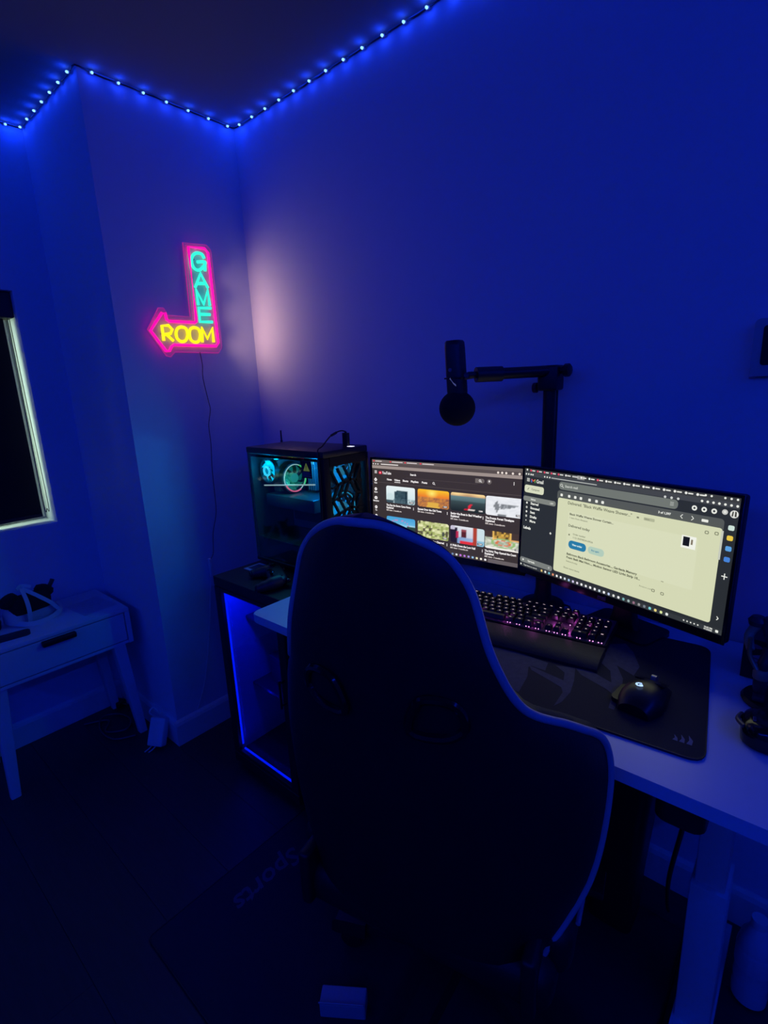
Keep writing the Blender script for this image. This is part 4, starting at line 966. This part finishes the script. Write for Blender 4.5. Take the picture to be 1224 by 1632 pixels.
bm = B(); loft(bm, [[Vector((a*k-.006*(z-.08)/.1, b2*k, z)) for a, b2 in rrect(-.023, .023, -.020, .020, .012, 5)] for z, k in ((.062, .96), (.07, 1.0), (.11, 1.0), (.175, .98), (.188, .94), (.192, .80))]); obj('mic_body', bm, mat('mic_shell', (.02, .02, .024), .35), mc, True)
bm = B(); lathe(bm, [(.0, -.016)]+[(.0455*math.sin(PI*k/16), .028-.044*math.cos(PI*k/16)) for k in range(1, 15)]+[(.020, .070), (0, .070)], 32); obj('foam_windscreen', bm, FOAM, mc, True)
bm = B(); box(bm, -.0245, .0245, -.0215, .0215, .100, .104, .001, 1); obj('joint_band', bm, BLACKG, mc, True)
bm = B(); lathe(bm, [(.0045, 0), (.0045, .0025), (.003, .003), (.003, .0025)], 16, (0, 0, 0), Matrix.Translation((-.006, -.0205, .122)) @ Matrix.Rotation(PI/2, 4, 'X')); obj('tap_button', bm, mat('ring_grey', (.25, .25, .27), .4), mc, True)
bm = B(); prism(bm, [(-.008, .014), (-.003, .010), (.004, .001), (.011, -.004), (.010, .001), (.002, .006), (-.003, .012), (-.006, .018)], -.0004, .0004, Matrix.Translation((.000, -.0212, .086)) @ Matrix(((1, 0, 0, 0), (0, 0, 1, 0), (0, 1, 0, 0), (0, 0, 0, 1)))); obj('bird_emblem', bm, mat('emblem_silver_glow', (.5, .5, .5), .3, emis=(.3, .33, .3), es=.15), mc)  # faint emission stands in for a glint on the silver
bm = B(); cyl(bm, (.018, .004, .105), (.036, .016, .108), .009, n=14); obj('mount_stub', bm, GREYP, mc, True)

# ================= THERMOSTAT =================
th = thing('wall_control', 'square white wall control with a dark screen on the back wall above the desk', 'thermostat', (1.782, 0, 1.435))
THP = mat('control_shell', (.40, .40, .42), .5)
bm = B(); prism(bm, rrect(-.056, .056, -.058, .056, .010, 5), 0, .022, Matrix(((1, 0, 0, 0), (0, 0, -1, 0), (0, 1, 0, 0), (0, 0, 0, 1)))); obj('housing', bm, THP, th, True)
bm = B(); prism(bm, rrect(-.040, .040, -.036, .042, .006, 4), .022, .0235, Matrix(((1, 0, 0, 0), (0, 0, -1, 0), (0, 1, 0, 0), (0, 0, 0, 1)))); obj('screen', bm, BLACKG, th)
bm = B(); box(bm, -.058, .058, -.006, 0, -.062, -.0585, .001, 1); obj('wall_plate', bm, THP, th)

# ================= RIGHT END OF DESK =================
bx = thing('packaging_box', 'black upright box with a pale shield-shaped print at the right end of the desk', 'box', (1.872, -.125, DZ), -.05)
bm = B(); box(bm, -.082, .082, -.045, .045, 0, .088, .001, 1); obj('carton', bm, mat('black_card', (.010, .010, .012), .5), bx)
FM = Matrix(((1, 0, 0, 0), (0, 0, -1, 0), (0, 1, 0, 0), (0, 0, 0, 1)))
PR = mat('print_pale_blue', (.30, .32, .40), .5)
bm = B(); prism(bm, [(-.068, .052), (-.045, .060), (-.030, .050), (-.028, .022), (-.045, .014), (-.066, .035)], .0452, .0456, FM); obj('shield_print', bm, PR, bx)
bm = B()
for z in (.028, .036, .044): prism(bm, [(-.068+.01*(.054-z)*30, z+.004), (-.028, z-.001), (-.028, z+.0005), (-.068+.01*(.054-z)*30, z+.0055)], .0457, .0459, FM)
obj('print_lines', bm, BLACKP, bx)
bm = B(); prism(bm, [(-.062+.012*math.cos(a), .074+.0045*math.sin(a)-.1*.012*math.cos(a)) for a in [2*PI*k/14 for k in range(14)]], .0452, .0456, FM); obj('maker_badge', bm, mat('print_mauve', (.20, .14, .26), .5), bx)
fg = thing('figurine', 'armoured dark figurine with tan metal details standing in front of the black box', 'figurine', (1.850, -.240, DZ))
ARM = mat('figure_armour', (.05, .055, .075), .4, metal=.4, var=.3, bscale=120); TAN = mat('figure_tan', (.36, .30, .18), .45, var=.4, bscale=200)
bm = B(); lathe(bm, [(0, 0), (.05, 0), (.052, .004), (.048, .010), (0, .010)], 24); obj('plinth', bm, BLACKP, fg, True)
for s, y in ((-1, -.01), (1, .01)):
    bm = B(); tube(bm, [(s*.022, y, .016), (s*.023, y-.004, .05), (s*.020, y, .078), (s*.012, 0, .105)], .01, 10, sub=4, rs=[.010, .012, .009, .013, .015]); box(bm, s*.022-.010, s*.022+.010, y-.024, y+.012, .010, .022, .004, 2); lg = obj('figure_leg', bm, ARM, fg, True)
    bm = B(); lathe(bm, [(.0135, 0), (.014, .012), (.010, .018)], 12, (s*.023, y-.004, .052)); obj('knee_plate', bm, TAN, lg, True)
bm = B(); loft(bm, [[Vector((a*k, b2*k*.75, z)) for a, b2 in rrect(-.03, .03, -.02, .02, .014, 4)] for z, k in ((.098, .75), (.115, .70), (.135, .95), (.155, 1.15), (.168, 1.0), (.175, .5))]); obj('figure_torso', bm, ARM, fg, True)
bm = B(); lathe(bm, [(0, 0), (.012, .004), (.017, .016), (.016, .028), (.009, .037), (0, .039)], 16, (0, 0, .174)); obj('figure_helmet', bm, ARM, fg, True)
for s in (-1, 1):
    bm = B(); lathe(bm, [(0, -.002), (.014, .003), (.016, .012), (.010, .02), (0, .022)], 14, (s*.040, 0, .148)); obj('shoulder_plate', bm, ARM, fg, True)
    bm = B(); tube(bm, [(s*.040, 0, .152), (s*.050, -.006, .128), (s*.044, -.022, .108)], .008, 10, sub=4, rs=[.010, .008, .008, .007]); obj('figure_arm', bm, TAN if s < 0 else ARM, fg, True)
bm = B(); tube(bm, [(-.046, -.030, .135), (-.044, -.026, .10), (-.030, -.030, .075)], .004, 8, sub=3); obj('figure_blade', bm, mat('brass', (.5, .42, .25), .3, metal=.8), fg, True)
gd = thing('rounded_gadget', 'low black rounded gadget with a small chrome accent near the front right desk edge', 'gadget', (1.880, -.372, DZ), .1)
bm = B(); loft(bm, [[Vector((a*k, b2*k, z)) for a, b2 in rrect(-.068, .068, -.045, .045, .034, 6)] for z, k in ((0, .90), (.004, .98), (.022, 1.0), (.036, .93), (.043, .78))]); obj('gadget_body', bm, BLACKG, gd, True)
bm = B(); tube(bm, [(-.062, -.022, .030), (-.072, .0, .028), (-.066, .024, .026)], .004, 8, sub=4); obj('side_grip', bm, GREYP, gd, True)
bm = B(); box(bm, -.052, -.047, -.02, -.008, .040, .046, .001, 1); obj('chrome_tab', bm, CHROME, gd)
bm = B(); loft(bm, [[Vector((a*k+.03, b2*k+.02, z)) for a, b2 in rrect(-.022, .022, -.022, .022, .010, 4)] for z, k in ((.040, 1.1), (.06, .9), (.13, .85), (.14, .6))]); obj('upright_post', bm, BLACKP, gd, True)

# ================= THINGS ON THE CABINET TOP =================
CT = CH
t = thing('framed_card', 'small card with a pale border lying on the dark cabinet top', 'card', (.355, -.338, CT), .02)
bm = B(); box(bm, -.036, .036, -.036, .036, 0, .003, .001, 1); obj('card_border', bm, mat('pale_card', (.55, .45, .60), .4), t)
bm = B(); box(bm, -.026, .026, -.024, .024, .003, .0036, .0002, 1); obj('card_face', bm, mat('blue_card_face', (.04, .04, .10), .3), t)
t = thing('paper_scrap', 'tiny folded white paper scrap beside the game controller', 'paper', (.435, -.375, CT))
bm = B(); loft(bm, [[Vector((-.016, 0, z)), Vector((.012, -.014, z)), Vector((.014, .016, z+.006*(z > 0)))] for z in (0, .002)]); loft(bm, [[Vector((.012, -.014, .002)), Vector((.014, .016, .008)), Vector((.0, .004, .014))], [Vector((.012, -.014, .003)), Vector((.014, .016, .009)), Vector((.0, .004, .015))]]); obj('folded_sheet', bm, WHITEP, t)
def controller(t, m):
    def blob(pts, rs):
        bm = B(); tube(bm, pts, .02, 14, sub=4, rs=rs); return bm
    bm = B(); loft(bm, [[Vector((x, b2*k, .022+c*k)) for b2, c in rrect(-.03, .03, -.014, .016, .012, 4)] for x, k in ((-.07, .55), (-.06, .9), (-.03, 1.0), (.03, 1.0), (.06, .9), (.07, .55))]); obj('controller_body', bm, m, t, True)
    for s in (-1, 1):
        bm = blob([(s*.055, .005, .022), (s*.066, -.03, .020), (s*.072, -.062, .016), (s*.070, -.078, .015)], [.022, .022, .018, .015, .010]); obj('grip', bm, m, t, True)
        bm = B(); cyl(bm, (s*.030+(-.022 if s < 0 else 0), -.004 if s < 0 else -.018, .036), (s*.030+(-.022 if s < 0 else 0), -.004 if s < 0 else -.018, .046), .005, n=12); lathe(bm, [(.009, .046), (.010, .049), (.007, .051), (0, .050)], 16, (s*.030+(-.022 if s < 0 else 0), -.004 if s < 0 else -.018, 0)); obj('thumbstick', bm, BLACKG, t, True)
        bm = B(); box(bm, s*.055-.016, s*.055+.016, .022, .038, .016, .030, .005, 2); obj('shoulder_button', bm, BLACKG, t, True)
    for dx, dy in ((0, .009), (0, -.009), (.009, 0), (-.009, 0)):
        bm = B(); cyl(bm, (.048+dx, .004+dy, .036), (.048+dx, .004+dy, .040), .004, n=12); obj('face_button', bm, GREYP, t, True)
    bm = B(); box(bm, -.030, -.012, -.020, -.014, .036, .040, .001, 1); box(bm, -.024, -.018, -.026, -.008, .036, .040, .001, 1); obj('direction_pad', bm, BLACKG, t)
t = thing('game_controller', 'black game controller lying on the cabinet top in front of the computer tower', 'controller', (.525, -.385, CT), -.5); controller(t, mat('controller_shell', (.022, .022, .026), .45))

# ================= CHAIR MAT =================
cm = thing('chair_mat', 'dark floor mat under the chair printed with the word Sports', 'mat', (1.3, -.7, 0))
MATM = mat('mat_fabric', (.018, .018, .024), .75, bump=.3, bscale=500, var=.2)
bm = B(); prism(bm, rrect(.670-1.3, 1.745-1.3, -1.30+.7, -.12+.7, .012, 3), .0002, .004); obj('mat_sheet', bm, MATM, cm)
# cut out: mat ends on the line y=-1.0 on the near side
for v in bpy.data.objects['mat_sheet'].data.vertices:
    if v.co.y < -.4: v.co.y += .295
bm = B(); tube(bm, [(x, y if y > -.4 else y+.295, .003) for x, y in rrect(.670-1.3, 1.745-1.3, -1.30+.7, -.12+.7, .012, 3)], .0028, 6, closed=True); obj('mat_border', bm, BLACKP, cm, True)
tb = text_bm('Sports', .085, 'CENTER', .0015)
for v in tb.verts:
    x, y = v.co.x*1.0+v.co.y*.22, v.co.y
    v.co = Vector((.778-1.3+y, -.70+.7-x, .0044))
obj('mat_lettering', tb, mat('mat_print', (.07, .07, .10), .5), cm)

# ================= GAMING CHAIR =================
CX, CYY = 1.348, -.553
ch = thing('gaming_chair', 'high-backed black gaming chair with pale blue-lit edge piping seen from behind', 'chair', (CX, CYY, 0), .214)
prof_k = [(.46, .222, .062), (.60, .285, .123), (.75, .304, .159), (.84, .294, .167), (.89, .256, .120), (.94, .200, .060), (1.02, .165, .036), (1.10, .140, .042), (1.135, .124, .040), (1.16, .103, .036), (1.182, .070, .02), (1.196, .035, .010), (1.20, .006, .002)]
prof = [(.46+(q.x-.46)*1.028, -.285-.109*(q.x-.46), q.y, q.z) for q in smoothpath(prof_k, 4)]
NS = 24
def cross(z, yr, hw_, wg, thick):
    rear, front = [], []
    for k in range(NS+1):
        s = -1+2*k/NS
        yy_ = yr+wg*abs(s)**2.6
        rear.append(Vector((hw_*math.sin(s*PI/2)**1 if False else hw_*(1-(1-abs(s))**1.25)*(1 if s > 0 else -1), yy_, z)))
        th_ = thick*(1-.82*abs(s)**3)
        front.append(Vector((rear[-1].x*.965, yy_+th_, z+.006)))
    return rear, front
bmR = B(); rr_prev = None; edgeL, edgeR = [], []
rings = []
for z, yr, hw_, wg in prof:
    th_ = .085 if z < 1.1 else .085-.055*((z-1.1)/.125)
    re, fr_ = cross(z, yr, hw_, wg, max(.03, th_))
    rings.append(re+fr_[::-1]); th_ = max(.03, th_); edgeL.append(re[0]); edgeR.append(re[-1])
loft(bmR, rings)
back = obj('backrest', bmR, PUB, ch, True)
path = edgeL + edgeR[::-1]
bm = B(); tube(bm, path, .0062, 10, sub=3); obj('edge_piping', bm, PIPE, back, True)
# plastic bezels over near-black dishes painting the dark of harness openings
for s in (-1, 1):
    z0, x0 = .945, s*.092
    bm = B(); pts = []
    for a, b2 in ((-.038, -.030), (-.026, .018), (-.0, .030), (.030, .020), (.038, -.014), (.01, -.034)):
        zz = z0+b2; yy_ = -.285-.109*(zz-.46)
        pts.append(Vector((x0+s*a, yy_+.055*abs((x0+s*a)/.19)**2.6-.005, zz)))
    tube(bm, pts, .007, 8, closed=True, sub=4); obj('harness_bezel', bm, BLACKG, back, True)
    bm = B(); q = smoothpath([p+Vector((0, .001, 0)) for p in pts], 4, True); cc = sum(q, Vector())/len(q); V = [bm.verts.new(p) for p in q]; cv = bm.verts.new(cc+Vector((0, .012, 0)))
    for i in range(len(V)): bm.faces.new((V[i], V[(i+1) % len(V)], cv))
    obj('painted_opening', bm, mat('deep_black', (.002, .002, .002), .9), back)
bm = B(); box(bm, -.085, .085, -.03, .04, -.04, .050, .028, 4, Matrix.Translation((-.070, -.215, 1.105))); pil = obj('headrest_pillow', bm, mat('pillow_fabric', (.10, .10, .11), .7, bump=.3, bscale=400), ch, True)
bm = B(); tube(bm, [(-.150, -.225, 1.148), (-.120, -.225, 1.162), (-.060, -.225, 1.165), (-.01, -.225, 1.155)], .004, 8, sub=4); obj('pillow_piping', bm, PIPE, pil, True)
bm = B(); box(bm, -.14, .14, -.235, -.17, .58, .76, .025, 4); obj('lumbar_pillow', bm, PUB, ch, True)
# seat
bm = B(); box(bm, -.25, .25, -.27, .22, .385, .475, .035, 5); st = obj('seat', bm, PUB, ch, True)
for s in (-1, 1):
    bm = B(); box(bm, s*.235-.035, s*.235+.035, -.22, .20, .42, .515, .030, 4); obj('seat_bolster', bm, PUB, st, True)
    bm = B(); box(bm, s*.215-.012, s*.215+.012, -.285, -.10, .40, .52, .008, 3); obj('recline_bracket', bm, BLACKP, ch, True)
    # armrests
    bm = B(); cyl(bm, (s*.262, .06, .43), (s*.262, .06, .66), .022, n=16); box(bm, s*.262-.024, s*.262+.024, .018, .102, .45, .58, .008, 3); box(bm, min(s*.2, s*.30), max(s*.2, s*.30), .0, .06, .375, .392, .003, 2); ar = obj('armrest_post', bm, BLACKP, ch, True)
    bm = B(); prism(bm, rrect(s*.262-.040, s*.262+.040, -.03, .14, .03, 5), .66, .688); obj('armrest_pad', bm, PUB, ar, True)
bm = B(); tube(bm, [(.272, -.17, .50), (.275, .0, .505), (.272, .22, .50)], .004, 8, sub=3); obj('seat_piping', bm, PIPE, st, True)
bm = B(); tube(bm, [(-.272, -.17, .50), (-.275, .0, .505), (-.272, .22, .50)], .004, 8, sub=3); obj('seat_piping', bm, PIPE, st, True)
bm = B(); box(bm, -.11, .11, -.09, .13, .345, .385, .008, 2); cyl(bm, (.10, .02, .36), (.22, .04, .352), .006, n=10); obj('tilt_mechanism', bm, BLACKP, ch, True)
bm = B(); cyl(bm, (0, 0, .10), (0, 0, .25), .028, n=20); cyl(bm, (0, 0, .25), (0, 0, .35), .018, n=20); obj('gas_lift', bm, BLACKP, ch, True)
hubo = obj('base_hub', lathe(B(), [(.045, .07), (.05, .09), (.04, .125), (.03, .13), (.0, .13)], 24), BLACKP, ch, True)
for k in range(5):
    a = math.radians(275-12.3+72*k); u = Vector((math.cos(a), math.sin(a), 0)); n2 = Vector((-u.y, u.x, 0))
    bm = B(); loft(bm, [[u*r+n2*x+Vector((0, 0, z)) for x, z in ((-wd, z0), (wd, z0), (wd*.8, z1), (-wd*.8, z1))] for r, wd, z0, z1 in ((.03, .034, .078, .122), (.14, .032, .076, .112), (.24, .028, .070, .094), (.295, .026, .066, .086))]); lg = obj('base_leg', bm, BLACKP, ch)
    bm = B(); loft(bm, [[u*r+n2*x+Vector((0, 0, z)) for x, z in ((-wd, z0), (wd, z0), (wd*.85, z1), (-wd*.85, z1))] for r, wd, z0, z1 in ((.23, .040, .064, .100), (.31, .040, .060, .094), (.322, .036, .058, .080))]); obj('leg_cap', bm, BLACKP, lg)
    bm = B()
    for s in (-1, 1): cyl(bm, u*.275+n2*(s*.008)+Vector((0, 0, .031)), u*.275+n2*(s*.026)+Vector((0, 0, .031)), .0265, n=20)
    cyl(bm, u*.285+Vector((0, 0, .04)), u*.285+Vector((0, 0, .075)), .008, n=10); obj('caster', bm, BLACKP, lg, True)

# ================= UNDER THE DESK =================
t = thing('waste_bin', 'tall tapered black bin under the desk against the back wall', 'bin', (1.585, -.17, 0))
bm = B(); rg = []
for z, k in ((.0045, .62), (.25, .72), (.50, 1.0)): rg.append([Vector((a*k, b2*k, z)) for a, b2 in rrect(-.085, .085, -.085, .085, .03, 4)])
for z, k in ((.50, .96), (.03, .58)): rg.append([Vector((a*k, b2*k, z)) for a, b2 in rrect(-.085, .085, -.085, .085, .03, 4)])
loft(bm, rg); obj('bin_body', bm, BLACKP, t, True)
bm = B(); tube(bm, [(a, b2, .50) for a, b2 in rrect(-.085, .085, -.085, .085, .03, 4)], .005, 6, closed=True); obj('bin_rim', bm, BLACKP, t, True)
t = thing('small_carton', 'small open pale carton lying on the floor mat beneath the chair', 'box', (1.185, -.790, .004), .62)
bm = B(); box(bm, -.052, .052, -.020, .020, 0, .040, .002, 1); obj('carton_body', bm, mat('pale_carton', (.42, .42, .46), .5), t)
bm = B(); loft(bm, [[Vector((x, y, z)) for y, z in ((-.020, .040), (-.026, .052), (-.024, .053), (-.018, .041))] for x in (-.052, .050)]); obj('carton_flap', bm, mat('pale_carton', (.42, .42, .46), .5), t)
t = thing('water_bottle', 'clear plastic water bottle standing on the floor behind the right desk leg', 'bottle', (1.884, -.185, 0))
PET = mat('clear_plastic', (.45, .50, .58), .15); 
bm = B(); lathe(bm, [(0, .004), (.022, 0), (.034, .006), (.035, .03), (.033, .045), (.035, .06), (.033, .075), (.035, .09), (.035, .15), (.030, .175), (.016, .200), (.0135, .206), (.0135, .214), (0, .214)], 28); obj('bottle_body', bm, PET, t, True)
bm = B(); lathe(bm, [(.0355, .095), (.036, .098), (.036, .142), (.0355, .145)], 28); obj('bottle_label', bm, mat('label_pale', (.5, .52, .6), .5), t, True)
bm = B(); lathe(bm, [(.0155, .206), (.016, .208), (.0155, .224), (0, .224)], 20); obj('bottle_cap', bm, WHITEP, t, True)

# ================= CONSOLE TABLE =================
tb_ = thing('console_table', 'white console table with one drawer and tapered splayed legs at the window wall', 'table', (-.352, -.86, 0))
TW = mat('white_lacquer', (.66, .66, .67), .4, var=.02)
tx0, tx1, ty0, ty1, tz = -.165, .165, -.270, .262, .572
bm = B(); box(bm, tx0, tx1, ty0, ty1, tz-.016, tz, .002, 2); obj('tabletop', bm, TW, tb_, True)
bm = B(); box(bm, tx0, tx1, ty0, ty0+.018, tz-.150, tz-.016, .001, 1); box(bm, tx0, tx1, ty1-.018, ty1, tz-.150, tz-.016, .001, 1); box(bm, tx0, tx0+.014, ty0+.018, ty1-.018, tz-.150, tz-.016); box(bm, tx0+.014, tx1-.006, ty0+.018, ty1-.018, tz-.150, tz-.138); obj('table_box', bm, TW, tb_)
dr_ = obj('drawer', box(B(), tx1-.020, tx1-.003, ty0+.021, ty1-.021, tz-.134, tz-.020, .0015, 1), TW, tb_)
bm = B(); box(bm, tx1-.006, tx1+.016, -.050, .062, tz-.042, tz-.022, .004, 2); obj('drawer_handle', bm, BLACKM, dr_, True)
for sx_ in (-1, 1):
    for sy_ in (-1, 1):
        bm = B(); top = Vector((sx_*.125, -.004+(.215 if sy_ > 0 else -.19), tz-.150)); bot = Vector((sx_*.138, -.004+(.250 if sy_ > 0 else -.214), 0))
        loft(bm, [[c+Vector((a, b2, 0)) for a, b2 in rrect(-h_, h_, -h_, h_, h_*.3, 2)] for c, h_ in ((top, .024), (bot, .0155))]); obj('leg', bm, TW, tb_, True)
# ---- VR headset
vr = thing('vr_headset', 'virtual reality headset with black cushions and white straps on the white console table', 'headset', (-.395, -.880, tz), .2)
bm = B(); loft(bm, [[Vector((a*k, b2*k+.0, z)) for a, b2 in rrect(-.045, .045, -.085, .085, .035, 5)] for z, k in ((.0, .85), (.012, 1.0), (.045, 1.0), (.062, .85))]); obj('visor', bm, mat('headset_white', (.55, .55, .57), .45), vr, True)
bm = B(); loft(bm, [[Vector((a*k+.02, b2*k, z)) for a, b2 in rrect(-.035, .035, -.072, .072, .03, 5)] for z, k in ((.045, .95), (.075, 1.0), (.098, .9), (.105, .7))]); obj('face_cushion', bm, FOAM, vr, True)
for s in (-1, 1):
    bm = B(); lathe(bm, [(0, 0), (.026, .004), (.034, .02), (.030, .036), (.012, .044), (0, .046)], 16, (0, 0, 0), Matrix.Translation((.005, s*.052, .078)) @ Matrix.Rotation(-s*.5, 4, 'X')); obj('cushion_lobe', bm, FOAM, vr, True)
    bm = B(); tube(bm, [(.0, s*.085, .100), (.0, s*.098, .118), (.0, s*.104, .128)], .008, 8, sub=3); obj('strap_clip', bm, BLACKP, vr, True)
def strap(pts, wd):
    bm = B(); P = smoothpath(pts, 6); rg = []
    for i, p in enumerate(P):
        d = (P[min(i+1, len(P)-1)]-P[max(i-1, 0)]).normalized(); x = d.cross(Vector((1, 0, .2))).normalized()*wd/2; y = d.cross(x).normalized()*.0016
        rg.append([p+x+y, p-x+y, p-x-y, p+x-y])
    return loft(bm, rg)
WS = mat('white_strap', (.60, .60, .62), .6, bump=.3, bscale=500)
obj('strap', strap([(.062, -.030, .012), (.066, -.028, .06), (.055, -.026, .10), (.02, -.020, .135)], .014), WS, vr, True)
obj('strap', strap([(.058, .080, .015), (.06, .055, .055), (.05, .015, .10), (.02, -.018, .135)], .014), WS, vr, True)
obj('strap', strap([(.02, -.035, .135), (.0, -.01, .140), (.02, .015, .130)], .012), WS, vr, True)
obj('strap', strap([(.02, -.075, .018), (.075, -.040, .010), (.085, .02, .008), (.055, .085, .016), (.0, .105, .03)], .018), WS, vr, True)
t = thing('remote_control', 'slim dark remote lying near the front edge of the console table', 'remote', (-.262, -.995, tz), 1.42)
bm = B(); prism(bm, rrect(-.075, .075, -.018, .018, .016, 5), 0, .014); obj('remote_body', bm, mat('remote_shell', (.03, .03, .035), .4), t, True)
for k in range(8):
    bm = B(); cyl(bm, (-.052+.016*k, .005*(-1)**k, .0138), (-.052+.016*k, .005*(-1)**k, .0162), .0038, n=10); obj('remote_button', bm, GREYP, t, True)
t = thing('black_case', 'small black rounded case at the left end of the console table', 'case', (-.40, -1.02, tz), .1)
bm = B(); loft(bm, [[Vector((a*k, b2*k, z)) for a, b2 in rrect(-.042, .042, -.042, .042, .025, 5)] for z, k in ((0, .92), (.008, 1), (.05, .96), (.066, .7))]); obj('case_shell', bm, BLACKG, t, True)
bm = B(); tube(bm, [(-.03, .036, .02), (0, .046, .025), (.03, .036, .02)], .003, 6, sub=4); obj('case_zipper', bm, GREYP, t, True)
t = thing('plastic_bag', 'crumpled clear plastic bag lying flat on the right end of the console table', 'bag', (-.330, -.685, tz), .1)
bm = B(); n_g = 14; g = [[bm.verts.new(((i/n_g-.5)*.17, (j/n_g-.5)*.13, .001+.010*abs(math.sin(i*1.9+j*.8)*math.cos(j*1.7-i*.6))*math.sin(PI*min(1, max(0, i/n_g)))*math.sin(PI*j/n_g))) for j in range(n_g+1)] for i in range(n_g+1)]
for i in range(n_g):
    for j in range(n_g): bm.faces.new((g[i][j], g[i+1][j], g[i+1][j+1], g[i][j+1]))
bg_ = bpy.data.materials.new('clear_film'); bg_.use_nodes = True; bg_.node_tree.nodes.remove(bg_.node_tree.nodes['Principled BSDF']); glassmix(bg_.node_tree, (.86, .87, .9), .1, .12)
obj('film', bm, bg_, t, False)
# ---- charger and loose cords on the floor
t = thing('power_adapter', 'white power adapter block propped on edge against the corner baseboard', 'adapter', (-.050, -.635, 0), .5)
AM = Matrix.Rotation(-.45, 4, 'X')
bm = B(); box(bm, -.034, .034, -.018, .018, .012, .122, .006, 3, AM); obj('adapter_block', bm, WHITEP, t, True)
bm = B(); tube(bm, [AM @ Vector((-.01, 0, .12)), (-.02, .02, .15), (-.01, .035, .165), (.015, .03, .15), (.02, .06, .08)], .003, 8, sub=5); obj('cord', bm, WHITEP, t, True)
for x in (-.018, .0):
    bm = B(); tube(bm, [AM @ Vector((x, 0, .014)), (x-.006, -.012, .006), (x-.014, -.028, .003)], .0025, 6, sub=3); obj('plug_lead', bm, WHITEP, t, True)
t = thing('loose_cord', 'tangled dark cord on the floor beneath the console table', 'cord', (-.36, -.66, 0))
bm = B(); tube(bm, [(-.10, -.10, .004), (-.04, -.02, .006), (.03, -.06, .004), (.09, .0, .007), (.03, .045, .004), (-.05, .03, .006), (-.08, -.03, .010), (.0, -.07, .004), (.11, -.06, .004), (.16, .01, .004)], .0035, 6, sub=6); obj('cord', bm, GREYP, t, True)
t = thing('travel_charger', 'small black charger brick lying among cords below the console table', 'charger', (-.485, -.60, 0), .4)
bm = B(); box(bm, -.025, .025, -.02, .02, .0, .028, .004, 2); obj('charger_block', bm, BLACKP, t, True)
bm = B(); tube(bm, [(.025, 0, .014), (.06, .01, .006), (.08, -.03, .004)], .0025, 6, sub=4); obj('cord', bm, BLACKP, t, True)
